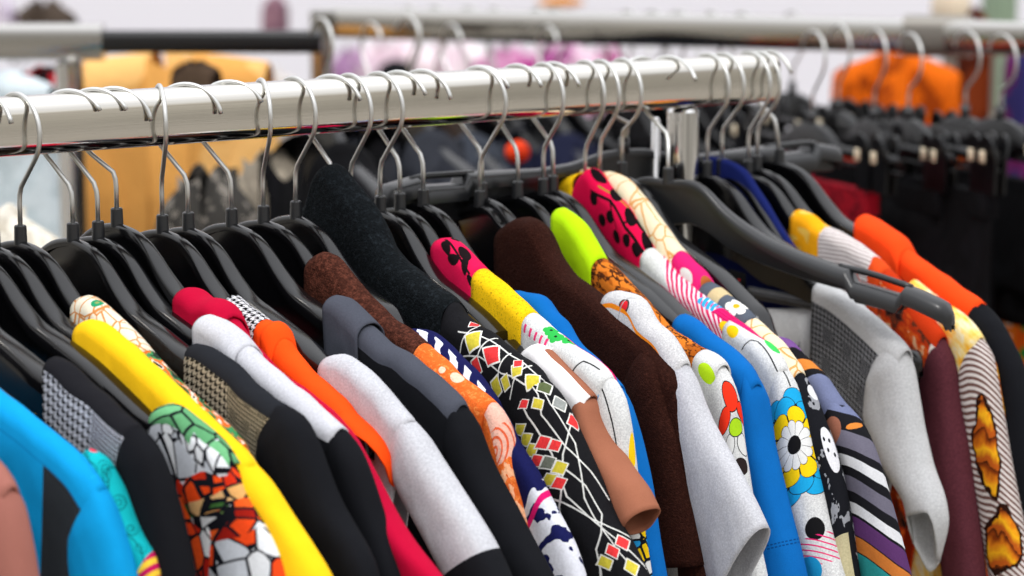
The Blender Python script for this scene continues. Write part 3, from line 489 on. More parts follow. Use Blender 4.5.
# ------------------------------------------------------------------ hard materials
def metal_mat(name, col, rough, streak=0.0, bumpd=.0):
    m, b, nt = base_mat(name, rough, 1.0); k = Ctx(nt)
    if streak:
        mp = nt.nodes.new('ShaderNodeMapping'); mp.inputs['Scale'].default_value = (2, 400, 400); nt.links.new(k.obj, mp.inputs[0])
        f = k.noise(mp.outputs[0], 3.0, 4, .7)
        r = X.op('MULTIPLY_ADD', f, streak, rough-streak*.5, clamp=True); nt.links.new(r.v, b.inputs['Roughness'])
        nb = nt.nodes.new('ShaderNodeBump'); nb.inputs['Strength'].default_value = .08; nb.inputs['Distance'].default_value = .0004
        nt.links.new(f.v, nb.inputs['Height']); nt.links.new(nb.outputs[0], b.inputs['Normal'])
    else:
        f = k.noise(k.obj, 120, 3, .6); r = X.op('MULTIPLY_ADD', f, .1, rough-.05, clamp=True); nt.links.new(r.v, b.inputs['Roughness'])
    setc(nt, b, col); MATS[name] = m; return m
def hard_mat(name, col, rough, spec=.5, wear=.12):
    m, b, nt = base_mat(name, rough, 0, spec); k = Ctx(nt)
    f = k.noise(k.obj, 60, 4, .65); r = X.op('MULTIPLY_ADD', f, wear, rough-wear*.5, clamp=True); nt.links.new(r.v, b.inputs['Roughness'])
    setc(nt, b, col); MATS[name] = m; return m
rail_chrome = metal_mat('rail_chrome', 'dedbd4', .085, .09)
bright_chrome = metal_mat('bright_chrome', 'e2e2e2', .06)
wire_steel = metal_mat('wire_steel', 'cdcdca', .36); wire_steel.node_tree.nodes['Principled BSDF'].inputs['Metallic'].default_value = .92
plastic = hard_mat('black_plastic', '0b0b0d', .17, .5, .06)
plastic_grey = hard_mat('grey_black_plastic', '1d1e20', .3, .5, .06)
socket_mat = hard_mat('socket_black', '202123', .35)

# ------------------------------------------------------------------ clothes rail in front
RZ, RH, RW = 1.5, .037, .028
def rrect(w, h, r, n=6):
    out = []
    for cx, cz, a0 in ((w/2-r, h/2-r, 0), (-w/2+r, h/2-r, 90), (-w/2+r, -h/2+r, 180), (w/2-r, -h/2+r, 270)):
        for i in range(n+1):
            a = math.radians(a0+90*i/n); out.append((cx+r*math.cos(a), cz+r*math.sin(a)))
    return out
def build_rail():
    t = thing('clothes_rail', 'shiny chrome display rail carrying the packed row of tops in front', 'clothes rail', None, (1.31, 0, 0))
    x0, x1 = .25-1.31, 1.397-1.31
    sec = rrect(RW, RH, .0105, 9); inn = rrect(RW-.004, RH-.004, .0085, 9)
    rings = [[(x, y, RZ-RH/2+z) for y, z in s] for x, s in ((x0, sec), (x1-.001, sec), (x1, sec), (x1, inn), (x1-.12, inn))]
    MB().loft(rings, cap=True).build('rail_tube', rail_chrome, t, sharp=40)
    p = MB().tube([(0.003, .004, .06), (0.003, .004, RZ-RH-.004)], .0122, 28)
    p.tube([(0.003, .004, RZ-RH-.0045), (0.003, .004, RZ-RH-.0015), (0.003, .004, RZ-RH+.0)], [.0122, .0105, .006], 28)
    p.build('upright', bright_chrome, t, sharp=40)
    MB().tube([(-.0085, .022, .1), (-.0085, .022, RZ-RH-.012), (-.0085, .022, RZ-RH-.009)], [.0034, .0034, .0018], 14).build('brace_rod', bright_chrome, t)
    f = MB().box((0.003, .004, .05), (.06, .62, .03), .006)
    for y in (-.28, .29): f.tube([(0.003-.012, y, .022), (0.003+.012, y, .022)], .022, 18)
    f.build('foot', bright_chrome, t, smooth=False)
    q = MB().tube([(-.95, .004, .06), (-.95, .004, RZ-RH+.002)], .0122, 24); q.build('upright', bright_chrome, t, sharp=40)
    f = MB().box((-.95, .004, .05), (.06, .62, .03), .006)
    for y in (-.28, .29): f.tube([(-.962, y, .022), (-.938, y, .022)], .022, 18)
    f.build('foot', bright_chrome, t, smooth=False)
build_rail()

# ------------------------------------------------------------------ hangers
PROF = [(0, 0), (.02, -.003), (.03, -.007), (.04, -.0135), (.05, -.0235), (.07, -.038), (.094, -.0455), (.124, -.056), (.17, -.078), (.215, -.1005)]
WEB = [(0, -.060), (.03, -.062), (.05, -.066), (.08, -.074), (.12, -.086), (.17, -.104), (.2, -.118), (.215, -.122)]
def interp(tab, x):
    for (a, b), (c, d) in zip(tab, tab[1:]):
        if x <= c: return b+(d-b)*(x-a)/(c-a)
    return tab[-1][1]
def smooth_prof(u, tab, h=.004):
    return sum(interp(tab, abs(u+o*h)) for o in (-1.5, -.75, 0, .75, 1.5))/5
def hanger_body(L=.215, notch=None, slot=None, wmax=.0175, under=None, prof=PROF, web=1.0):
    k = L/.215; rings = []; n = 92
    us = sorted(set([-L+2*L*i/n for i in range(n+1)]+([notch*s+e for s in (-1, 1) for e in (-.0045, -.004, .004, .0045)] if notch else [])
                    +([s*(x+e) for s in (-1, 1) for x in slot for e in (-.004, .004)] if slot else [])))
    for u in us:
        a = abs(u)/k
        z = smooth_prof(u, prof) if prof is not PROF else smooth_prof(u/k, PROF)
        if notch and abs(abs(u)-notch) < .0041: z -= .005
        if slot and slot[0]-.001 < abs(u) < slot[1]+.001: z -= .0075
        W = interp([(0, .0065), (.03, .0085), (.05, .0125), (.08, .0155), (.13, wmax), (.2, wmax+.001), (.215, wmax)], a)
        hr = interp([(0, .005), (.05, .008), (.1, .0105), (.215, .013)], a)
        dish = interp([(0, 0), (.04, .0004), (.08, .0014), (.215, .0012)], a)
        zw = z+web*interp([(0, -.060), (.03, -.056), (.05, -.046), (.08, -.036), (.12, -.030), (.18, -.024), (.215, -.02)], a)
        if under is not None:                              # the cloth lies on the bar: keep the bar below it
            f = min(1, max(0, (abs(u)-under[0, 0]+.004)/.010))
            zc_ = float(np.interp(abs(u), under[:, 0], under[:, 1]))-.0032
            if f > 0:
                z = z+(min(z, zc_)-z)*f; W = W+(min(W, .0135)-W)*f; zw = min(zw, z-hr-.004)
        e = min(1.0, math.sqrt(max(0, 1-max(0, (a-.207)/.008)**2)))
        if a > .207: W *= .35+.65*e; zw = z-.02+(1-e)*.006; z -= (1-e)*.006
        w = W/2; tw = .0021
        r_ = hr/.0105
        top_ = [(1, -.0085*r_), (.985, -.0062*r_), (.93, -.0040*r_), (.8, -.0020*r_), (.6, -.0009*r_), (.35, -.0002)]
        q = [(-w, z-hr)]+[(-w*a_, z+b_) for a_, b_ in top_]+[(0, z-dish*.25)]+[(w*a_, z+b_) for a_, b_ in top_[::-1]]+[(w, z-hr),
             (w-.0015, z-hr-.0002), (tw, z-hr+.001), (tw, zw), (0, zw-.001), (-tw, zw), (-tw, z-hr+.001), (-w+.0015, z-hr-.0002)]
        rings.append([(y, -u, zz) for y, zz in q])     # near arm (+u) points to local -Y
    return MB().loft(rings)
def hook_path(side, end=20, R=.0242, zc=.0693, zb=.031, lean=(0, 0), swivel=0):
    d = zc-zb; al = math.acos(R/d)                          # tangent from the bend to the circle
    pts = [(0, .004), (0, zb-.008), (0.0004, zb-.003)]
    a0 = -PI/2+al
    tx, tz = R*math.cos(a0), zc+R*math.sin(a0)
    for f in (.12, .4, .7): pts.append((tx*f, zb+(tz-zb)*f))
    a1 = PI-math.radians(end); n = 26
    for i in range(n+1):
        a = a0+(a1-a0)*i/n; pts.append((R*math.cos(a), zc+R*math.sin(a)))
    c, s = math.cos(math.radians(swivel)), math.sin(math.radians(swivel))
    return [(side*u*s+lean[0]*z/.09, -side*u*c+lean[1]*z/.09, z) for u, z in pts]
def make_hanger(key, label, side, end=20, notch=None, slot=None, L=.215, wmax=.0175, name='clothes_hanger', off=(0, 0), mat=None, top=(0, 0), prof=PROF, web=1.0, swivel=0):
    s, z, psi = HANG[key][:3]; y0 = HANG[key][3] if len(HANG[key]) > 3 else 0.0
    t = thing(name, label, 'hanger', 'black plastic hangers on the front rail', (s+off[0], y0+off[1], z), math.radians(psi))
    g = [d for d in GARM.values() if d['h'] == key]
    under = None
    if g:
        under = np.vstack([np.array(p)/1000 for _, _, p in g[0]['body']]); u1 = under[0, 0]+.016
        z1 = np.interp(u1, np.maximum.accumulate(under[:, 0]), under[:, 1])
        under = np.vstack([[[under[0, 0], z1+.008], [u1, z1]], under[under[:, 0] > u1+.001]])
    hanger_body(L, notch, slot, wmax, under, prof, web).build('shoulder_bar', mat or plastic, t, sharp=50)
    if slot:
        for sg in (-1, 1):
            b = MB(); n = 10; p = []
            for i in range(n+1):
                u = slot[0]-.012+(slot[1]-slot[0]+.016)*i/n
                p.append((.002, -sg*u, smooth_prof(u, prof)-.001+.0008*math.sin(PI*i/n)))
            b.tube(p, .0024, 8).build('strap_bar', plastic_grey, t)
    m = MB().tube([(0, 0, -.003), (0, 0, .0085), (0, 0, .0093)], [.0042, .0039, .0032], 20); m.build('hook_socket', socket_mat, t, sharp=35)
    cz, sz = math.cos(math.radians(psi)), math.sin(math.radians(psi))
    lean = (top[0]*cz+top[1]*sz, -top[0]*sz+top[1]*cz)
    MB().tube(hook_path(side, end, zc=RZ+.0015-.0242-z, lean=lean, swivel=swivel), .00155, 10).build('hook', wire_steel, t)
    return t

# ------------------------------------------------------------------ garments
def resample(P, n=None, step=None):
    P = np.asarray(P, float); d = np.r_[0, np.cumsum(np.hypot(*np.diff(P, axis=0).T))]
    n = n or max(2, int(math.ceil(d[-1]/step))+1)
    t = np.linspace(0, d[-1], n)
    return np.c_[np.interp(t, d, P[:, 0]), np.interp(t, d, P[:, 1])], t
def soften(P, it=2):
    P = P.copy()
    for _ in range(it): P[1:-1] = .5*P[1:-1]+.25*(P[:-2]+P[2:])
    return P
class Wob:
    def __init__(s, seed):
        r = random.Random(seed); s.k = [(r.uniform(15, 60), r.uniform(-12, 12), r.uniform(0, 6.3), r.uniform(.4, 1)) for _ in range(6)]
    def __call__(s, a, b): return sum(w*np.sin(f*a+g*b+p) for f, g, p, w in s.k)/3.0
def grid_faces(n, m, base=0, flip=False):
    i, j = np.meshgrid(np.arange(n-1), np.arange(m-1), indexing='ij'); a = base+i*m+j
    f = np.stack([a, a+m, a+m+1, a+1], -1).reshape(-1, 4)
    return f[:, ::-1] if flip else f
def solid(o, th=.0011):
    md = o.modifiers.new('thickness', 'SOLIDIFY'); md.thickness = th; md.offset = -1; md.use_quality_normals = False
    return o
def drape(name, P, a0, depth, t, mat, parent, seed=1, endcap=True, mirror=False, lift=0.0, neck=None, fold=.0022, tuck=True, label=None, u_end=None, depth_back=None):
    """cloth lying over a hanger arm: a rounded ridge along P (m), front and back sheets hanging from it"""
    wob = Wob(seed)
    n = len(P); U = P[:, 0]; Z = P[:, 1]+lift
    d = np.r_[0, np.cumsum(np.hypot(np.diff(U), np.diff(Z)))]+a0
    slope = np.gradient(Z, d) if n > 2 else np.zeros(n)
    k = 1/np.clip(np.sqrt(1-np.clip(slope, -.9, .9)**2), .5, 1)
    th = np.linspace(0, PI/2, 7)
    ue = U[-1] if u_end is None else u_end
    cap = np.sqrt(np.clip(1-(1-np.clip((ue-U)/(t*1.3), 0, 1))**2, 0, 1)) if endcap else np.ones(n)
    cap = np.maximum(cap, .02)
    def sheet(sg, dep):
        dep = np.broadcast_to(np.asarray(dep, float), (n,))
        lin_ = np.linspace(0, 1, 15)[1:]**1.35
        m = len(th)+len(lin_)
        V = np.zeros((n, m, 3)); Q = np.zeros((n, m))
        for j in range(m):
            if j < len(th): v = t*(1-np.cos(th[j]))*k*.9; w = (t+lift)*np.sin(th[j])*cap; q = np.full(n, t*th[j])
            else:
                f = lin_[j-len(th)]; v = t*k*.9+(dep-t*k*.9)*f; w = (t+lift)*cap*(1-.15*f); q = t*PI/2+(v-t*k*.9)
            vv = np.minimum(v, .4)
            w = w+sg*fold*wob(U*1.2, vv*.5)*np.clip(v/.05, 0, 1)*cap
            uu = U-(0.30*np.clip((U-.12)/.1, 0, 1)*np.clip(v/.25, 0, 1)*.16 if tuck else 0)
            V[:, j] = np.c_[sg*w, -uu, Z-v+.0006*wob(U*5, sg*1.0)*(v < .03)]
            Q[:, j] = -sg*q
        return V, Q, m
    Vf, Qf, m = sheet(-1, depth); Vb, Qb, _ = sheet(1, depth if depth_back is None else depth_back)
    # join: back sheet reversed + front sheet, sharing the ridge
    V = np.concatenate([Vb[:, :0:-1], Vf], 1); Q = np.concatenate([Qb[:, :0:-1], Qf], 1); M = V.shape[1]
    uv = np.stack([np.broadcast_to(d[:, None], Q.shape), Q], -1)
    F = grid_faces(n, M, flip=True)
    if mirror:
        V = V.copy(); V[..., 1] *= -1; F = F[:, ::-1]
    return solid(mesh(name, V.reshape(-1, 3), F, mat, parent, uv.reshape(-1, 2), label=label))
def tube(name, Sx, Nx, t, mat, parent, m=34, na=26, cut=0.0, w0=0.0, seed=3, grow=.022, mirror=False, ext=0.0, crease=.0032, label=None):
    """a sleeve: flattened tube between an outer and an inner edge (m), open at the cuff"""
    wob = Wob(seed)
    Sx = np.asarray(Sx, float); Nx = np.asarray(Nx, float)
    if ext:
        for A in (0, 1):
            Q = (Sx, Nx)[A]; dd = Q[-1]-Q[-2]; dd = dd/np.hypot(*dd); dd = dd*.5+np.array([0, -1])*.5; dd /= np.hypot(*dd)
            e = Q[-1]+dd*ext
            if A: Nx = np.vstack([Nx, e])
            else: Sx = np.vstack([Sx, e])
    A, d = resample(Sx, m); B, _ = resample(Nx, m); A = soften(A, 2); B = soften(B, 2)
    ph = np.linspace(0, 2*PI, na, endpoint=False)
    V = np.zeros((m, na, 3)); UV = np.zeros((m, na, 2))
    for i in range(m):
        tt = t*(.55+.45*min(1, d[i]/grow))
        for j, p in enumerate(ph):
            c, s_ = math.cos(p), math.sin(p)
            cc = math.copysign(abs(c)**.8, c); ss = math.copysign(abs(s_)**.75, s_)
            a, b = A[i], B[i]
            if cut and s_ < 0.3:                       # shorten the front of the cuff
                f = i/(m-1)*(1-(1-cut)*min(1, (.3-s_)/1.0)); x = f*(m-1); i0 = min(int(x), m-2); r = x-i0
                a = A[i0]*(1-r)+A[i0+1]*r; b = B[i0]*(1-r)+B[i0+1]*r
            mid = (a+b)/2; h = (a-b)/2
            pz = mid+h*cc
            w = w0+tt*ss+crease*wob(d[i]*1.0, p*.03)*(1-abs(c))*min(1, d[i]/.05)
            V[i, j] = (w, -pz[0], pz[1])
            hw = np.hypot(*h)
            UV[i, j] = (d[i], (p if p <= PI else p-2*PI)*-1*(hw+t)/2)
    UVl = UV.reshape(-1, 2)
    # seam of the unrolled tube lies on the inner edge: repeat that column
    V = np.concatenate([V, V[:, :1]], 1); V = np.roll(V[:, :-1], na//2-1, 1); V = np.concatenate([V, V[:, :1]], 1)
    U2 = np.roll(UV, na//2-1, 1); last = U2[:, :1].copy()
    half = na//2-1
    U2 = np.concatenate([U2, last], 1)
    hwid = np.array([np.hypot(*((A[i]-B[i])/2)) for i in range(m)])
    angs = np.array([ (ph[(j-half) % na] if ph[(j-half) % na] <= PI else ph[(j-half) % na]-2*PI) for j in range(na)])
    angs = np.concatenate([angs, [angs[0]+2*PI if angs[0] < 0 else angs[0]-2*PI]])
    for i in range(m): U2[i, :, 1] = -angs*(hwid[i]+t)/2
    F = grid_faces(m, na+1)
    if mirror:
        V[..., 1] *= -1; F = F[:, ::-1]
    return solid(mesh(name, V.reshape(-1, 3), F, mat, parent, U2.reshape(-1, 2), label=label), .0013)
HANGER_SPECS = [  # key, side of the hook's stem (+1 shopper's side), end angle, label, options
 ('Y', 1, 20, 'black hanger inside the dusty rose top at the near end of the rail', {}),
 ('Z', -1, 20, 'black hanger inside the bright turquoise blue top', {}),
 ('A', 1, 20, 'dark grey hanger with a silvery strap notch above the turquoise top', dict(notch=.166)),
 ('B', -1, 20, 'black hanger under the black top with houndstooth front', {}),
 ('C', 1, 20, 'long bare black hanger arm holding the stained-glass print top at its tip', {}),
 ('D', -1, 20, 'black hanger carrying the plain yellow top', {}),
 ('H1', 1, 20, 'black hanger carrying the cream top with orange cell lines', {}),
 ('H2', -1, 30, 'black hanger carrying the black top with grey check tweed front', {}),
 ('H3', -1, 28, 'black hanger carrying the pale grey top with rolled collar and black sleeve', {}),
 ('H4', -1, 8, 'black hanger carrying the crimson top', {}),
 ('H5', 1, 20, 'black hanger carrying the orange top with black and white collar', {}),
 ('H6', -1, 12, 'black hanger with its long bare arm under the pale grey marl top', {}),
 ('H7', -1, 26, 'black hanger carrying the charcoal top with folded collar', {}),
 ('H8', 1, 20, 'black hanger carrying the brown fleece and orange top', {}),
 ('H9', 1, 20, 'black hanger carrying the navy and white striped top', {}),
 ('H10', -1, 20, 'black hanger hidden under the pointed charcoal fleece, only its hook showing', {}),
 ('H10b', 1, 20, 'black hanger just behind the pointed charcoal fleece collar, its stem rising from it', {}),
 ('H11', 1, 20, 'black hanger with a bright strap notch carrying the white and tan top', dict(notch=.148)),
 ('H12', -1, 22, 'black hanger carrying the fuchsia and yellow top', {}),
 ('H13', -1, 12, 'black hanger carrying the cobalt blue top behind the yellow one', {}),
 ('H14', 1, 20, 'black hanger carrying the dark brown towelling top', {}),
 ('H14b', -1, 24, 'black hanger just behind the brown top carrying the grey top with red button', dict(off=(.003, .004))),
 ('H15', -1, 24, 'black hanger carrying the lime green top', {}),
 ('H16', 1, 20, 'black hanger with a bare arm ending in the cobalt blue cap sleeve', {}),
 ('H17', -1, 20, 'empty black hanger between the cobalt blue top and the fuchsia leaf top', {}),
 ('H18', 1, 20, 'black hanger under the fuchsia top with black leaves', {}),
 ('H18b', 1, 20, 'black hanger under the beige top with orange outlines', {}),
 ('H19', 1, 20, 'black hanger carrying the bold curved stripe top', {}),
 ('H22', 1, 20, 'black hanger carrying the open grey top with glen check panels', {}),
 ('H22b', 1, 20, 'black hanger under the navy blue top', dict(off=(.007, 0))),
 ('H23', 1, 20, 'black hanger carrying the autumn print top with maroon sleeve', {}),
 ('H23b', 1, 20, 'black hanger carrying the yellow tie-dye top with tiger sleeve', {}),
 ('H24', -1, 20, 'black hanger at the far end carrying the vermilion orange top', dict(top=(-.013, 0))),
]
SWIVEL = {'H2': 32, 'H3': 32, 'H4': 40, 'H5': -26, 'H6': 38, 'H7': 40, 'H8': -26, 'H10': 22, 'H11': 8, 'H12': 22, 'H13': 22, 'H14': 15, 'H14b': 25, 'H15': 15, 'H17': 20, 'H20': 15}   # hooks turned in their sockets
for key, side, end, label, opt in HANGER_SPECS:
    make_hanger(key, label, side, end, swivel=SWIVEL.get(key, 0), **opt)
make_hanger('H20', 'large empty dark grey suit hanger turned outwards with a slot near its tip', -1, 20, slot=(.150, .190), L=.226, prof=[(0, 0), (.02, .002), (.032, -.003), (.044, -.0150), (.060, -.0255), (.082, -.0365), (.109, -.0452), (.136, -.0520), (.161, -.0562), (.199, -.0640), (.226, -.0735)], web=.55, wmax=.021, mat=plastic_grey, top=(.035, .04))

GARMENT_TEXT = {
 'brown_cap': ('top', 'dusty rose top in the bottom corner in front of the turquoise one'),
 'blue': ('top', 'bright turquoise blue top with a dark woven front stripe'),
 'teal': ('top', 'teal top with black scroll drawing between turquoise and houndstooth tops'),
 'hound': ('top', 'black top with black and white houndstooth front'),
 'print': ('top', 'stained-glass print top of green, white and red cells outlined in black'),
 'yellow': ('top', 'plain yellow top beside the stained-glass print one'),
 'cream': ('top', 'cream top with orange cell lines and a green button, behind the yellow one'),
 'bltweed': ('top', 'black top with olive grey check tweed front and plump black sleeve'),
 'lgrey': ('top', 'pale grey top with rolled collar and slim black sleeve'),
 'crimson': ('top', 'crimson red top with rolled collar between pale grey and orange tops'),
 'orange': ('top', 'orange cap-sleeved top with black and white tweed collar'),
 'greyred': ('top', 'pale grey marl top with black sleeve hem'),
 'dkgrey': ('top', 'charcoal grey top with folded collar, black front and sleeve'),
 'brownorange': ('top', 'top with brown fleece yoke and orange and pink sleeve'),
 'navy': ('top', 'navy top with white brush stripes behind the brown and orange one'),
 'fleece': ('top', 'black diamond print top with a tall pointed charcoal fleece collar'),
 'whitetan': ('top', 'white top with short tan sleeve and back'),
 'fuchyel': ('top', 'top patched in fuchsia leaf, yellow and pale grey with green clover'),
 'bluehid': ('top', 'crumpled cobalt blue top between the yellow and the brown tops'),
 'brown': ('top', 'dark brown towelling top with long sleeve'),
 'ltgrey2': ('top', 'pale grey top with a red button and wide short sleeve'),
 'lime': ('top', 'top with lime green collar, rust brown shoulder and white poppy sleeve'),
 'cobalt': ('top', 'cobalt blue top with cap sleeve hanging in front of the big flower'),
 'fuchsia': ('top', 'fuchsia top with black leaves, pink stripes and a blue and yellow flower sleeve'),
 'beige': ('top', 'beige top with orange outlines and black spotted sleeve'),
 'stripes': ('top', 'top with bold curved stripes of grey, black, purple and orange'),
 'greytweed': ('top', 'open light grey top with black glen check panels and short sleeve'),
 'maroon': ('top', 'autumn leaf print top with plain maroon sleeve'),
 'yellowtie': ('top', 'yellow tie-dye top with brown striped tiger sleeve'),
 'orangeblk': ('top', 'vermilion orange top with rolled collar and black sleeve at the far end'),
 'navycollar': ('top', 'navy blue top half hidden behind the turned suit hanger'),
}
OFFS = {'H14b': (.003, .004), 'H22b': (.007, 0)}
def trim_start(P, x=.012):
    u = P[0, 0]+x; k = P[:, 0] > u+.001
    return np.vstack([[u, np.interp(u, np.maximum.accumulate(P[:, 0]), P[:, 1])], P[k]])
def mm(P): return np.asarray(P, float)/1000
THICK = {'navycollar': .0035, 'fleece': .012, 'brown': .0105, 'brownorange': .0105}
for gi, (key, d) in enumerate(GARM.items()):
    s, z, psi = HANG[d['h']]; ox, oy = OFFS.get(d['h'], (0, 0))
    cat, label = GARMENT_TEXT[key]
    t = thing('jersey_top', label, cat, 'tops packed on the front rail', (s+ox, oy, z), math.radians(psi))
    th = THICK.get(key, .0092)
    allP = np.vstack([mm(p) for _, _, p in d['body']]); ue = allP[-1, 0]+.004
    a0 = 0
    for pi_, (nm, mt, P) in enumerate(d['body']):
        P = mm(P)
        if pi_ == 0 and not d.get('peak') and key != 'navycollar':      # the traced start is the near edge of the front sheet
            L0_ = np.hypot(*np.diff(P, axis=0).T).sum(); P = trim_start(P); a0 = L0_-np.hypot(*np.diff(P, axis=0).T).sum()   # cloth pattern keeps its place
        Q, tt = resample(P, step=.0045); Q = soften(Q, 1 if d.get('peak') else 2)
        last = pi_ == len(d['body'])-1
        args = dict(seed=gi*7, endcap=True, u_end=ue, tuck=True)
        dep = .50
        drape(nm, Q, a0, dep, th, MATS[mt], t, **args)
        if Q[0, 0] > -.02 and not d.get('peak'): drape(nm, Q, a0, dep, th, MATS[mt], t, mirror=True, **args)
        a0 += tt[-1]
    P0 = mm(d['body'][0][2])[0]
    if d.get('peak') or key == 'navycollar':                       # far shoulder of tops whose collar closes round the hook
        Q = np.array([(-.215, -.104), (-.15, -.068), (-.1, -.046), (-.07, -.030), (-.05, -.016), (P0[0], P0[1])])
        if d.get('far'): Q = np.array([(-.215, -.104), (-.15, -.075), (-.1, -.055), (-.075, -.045), (-.058, -.025), (-.05, -.009), (-.043, -.002), (-.026, .0065), (-.004, .0125)])
        Q, tt = resample(Q, step=.006); Q = soften(Q, 2 if d.get('far') else 3)
        mt = MATS[d.get('far') or d['body'][0][1]]
        Q = Q*np.array([-1, 1]); Q = Q[::-1]
        drape('far_shoulder', Q, 0, .5, th, mt, t, seed=gi*7, endcap=True, mirror=True)
    else:
        un = max(P0[0], .03); n = 17; us = np.linspace(-un, un, n); m = 12
        for sg in (-1, 1):
            V = []; UV = []; vd = (.16 if not d.get('open') else .30) if sg < 0 else .012
            for i, u in enumerate(us):
                zt = P0[1]-(.03 if not d.get('open') else (.006 if sg > 0 else .03))-vd*(1-abs(u/un)**1.6)
                for j in range(m):
                    zz = zt+(P0[1]-.5-zt)*j/(m-1); V.append(((.0015 if d.get('open') and sg > 0 else sg*th), -u, zz)); UV.append((u-un, sg*-.1+(P0[1]-zz)*-sg))
            solid(mesh('front_bodice' if sg < 0 else 'back_bodice', V, [tuple(f) for f in grid_faces(n, m)], MATS[d['body'][0][1]], t, UV))
    if d.get('open'):                                               # inside of the back neck: dotted tape and woven label
        for nm, mt, rows in (('neck_tape', 'neck_tape', [(.050, -.081), (.125, -.0805)]), ('neck_label', 'neck_label', [(.030, -.070), (.049, -.0715)])):
            V = []; UV = []; hgt = .009 if nm == 'neck_tape' else .018; n = 12
            for i in range(n+1):
                f = i/n; u = rows[0][0]+(rows[1][0]-rows[0][0])*f; zt = rows[0][1]+(rows[1][1]-rows[0][1])*f
                for j in (0, 1): V.append((-.0008-(.001 if nm == 'neck_label' else 0), -u, zt-hgt*j)); UV.append((u-rows[0][0], hgt*j))
            solid(mesh(nm, V, grid_faces(n+1, 2), MATS[mt], t, UV), .0008)
    if 'collar' in d:
        mt, P = d['collar']; Q, tt = resample(trim_start(mm(P), .011), step=.003); Q = soften(Q, 2)
        drape('rolled_collar', Q, 0, .05, th+.0008, MATS[mt], t, seed=gi*7+1, endcap=False, lift=.0018, tuck=False, fold=.001)
    for sk in ('under', 'sleeve'):
        if sk in d:
            sl = d[sk]
            kw = dict(m=sl.get('m', 34), cut=sl.get('cut', 0), w0=sl.get('w', 0)*1.0, seed=gi*5+2, ext=sl.get('ext', 0))
            nm = 'sleeve' if sk == 'sleeve' else 'side_panel'
            tube(nm, mm(sl['S']), mm(sl['N']), sl['t']/1000, MATS[sl['mat']], t, **kw)
            if sk == 'sleeve': tube(nm, mm(sl['S']), mm(sl['N']), sl['t']/1000*.9, MATS[sl['mat']], t, mirror=True, **dict(kw, m=16, w0=0))
# ------------------------------------------------------------------ surroundings: other racks behind, tent wall, pavement
def quad_between(p, q, h, r, n=4):
    """rounded bar along p-q"""
    p, q = Vector(p), Vector(q); t = (q-p).normalized(); sd = Vector((0, 0, 1)).cross(t).normalized(); up = t.cross(sd)
    return [[c+sd*a+up*b for a, b in rrect(r, h, min(r, h)*.28, n)] for c in (p, q)]
silver = metal_mat('silver_tube', 'b5b3af', .1); black_tube = hard_mat('black_tube', '0b0b0d', .3, .5); steel = metal_mat('brushed_steel', '8f8b84', .5)
def level(x, y, d, z): v = at(x, y, d); v.z = z; return v
L0, L1, L2 = at(-120, 40, 2.65), at(104, 40, 2.65), at(322, 41, 2.65)
zz = 1.468
for v in (L0, L1, L2): v.z = zz
t = thing('clothes_rail', 'blurred rail behind on the left, silver sleeve over a thinner black tube', 'clothes rail', None, (L1.x, L1.y, 0))
def rel(t, pts): o = Vector(t.location); return [[Vector(v)-o for v in r] for r in pts]
MB().loft(rel(t, quad_between(L0, L1, .037, .03))).build('outer_tube', silver, t, sharp=40)
MB().loft(rel(t, quad_between(L1, L2, .023, .022))).build('inner_tube', black_tube, t, sharp=40)
def post(t, p, r, z0, z1, name, mat):
    o = Vector(t.location); MB().tube([Vector((p.x, p.y, z))-o for z in (z0, z1-.003, z1)], [r, r, r*.7], 20).build(name, mat, t, sharp=40)
def feet(t, p, d):
    o = Vector(t.location); p = Vector((p.x, p.y, 0)); d = Vector(d).normalized(); m = MB()
    m.tube([p-d*.3+Vector((0, 0, .05))-o, p+d*.3+Vector((0, 0, .05))-o], .014, 10)
    sd = Vector((-d.y, d.x, 0))
    for s in (-1, 1): m.tube([p+d*.28*s+sd*.012+Vector((0, 0, .023))-o, p+d*.28*s-sd*.012+Vector((0, 0, .023))-o], .0225, 14)
    m.build('foot', silver, t)
p = at(71, 120, 2.66); post(t, p, .0145, .05, zz-.019, 'upright', bright_chrome); feet(t, p, FWD*Vector((1, 1, 0)))
R0, R1, R2 = at(334, 22, 3.0), at(905, 36, 2.76), at(1130, 39, 2.66)
for v in (R0, R1, R2): v.z = zz
t = thing('clothes_rail', 'long blurred grey rail crossing behind on the right with a steel joining sleeve', 'clothes rail', None, (R1.x, R1.y, 0))
MB().loft(rel(t, quad_between(R0, R2, .036, .028))).build('rail_tube', silver, t, sharp=40)
a, b = at(905, 36, 2.75), at(972, 37, 2.73); a.z = b.z = zz
MB().loft(rel(t, quad_between(a, b, .043, .040))).build('joining_sleeve', steel, t, sharp=40)
p = at(322, 100, 3.0); post(t, p, .013, .05, zz+.016, 'upright', silver); feet(t, p, FWD*Vector((1, 1, 0)))
p = at(1110, 100, 2.67); post(t, p, .013, .05, zz-.018, 'upright', silver); feet(t, p, FWD*Vector((1, 1, 0)))

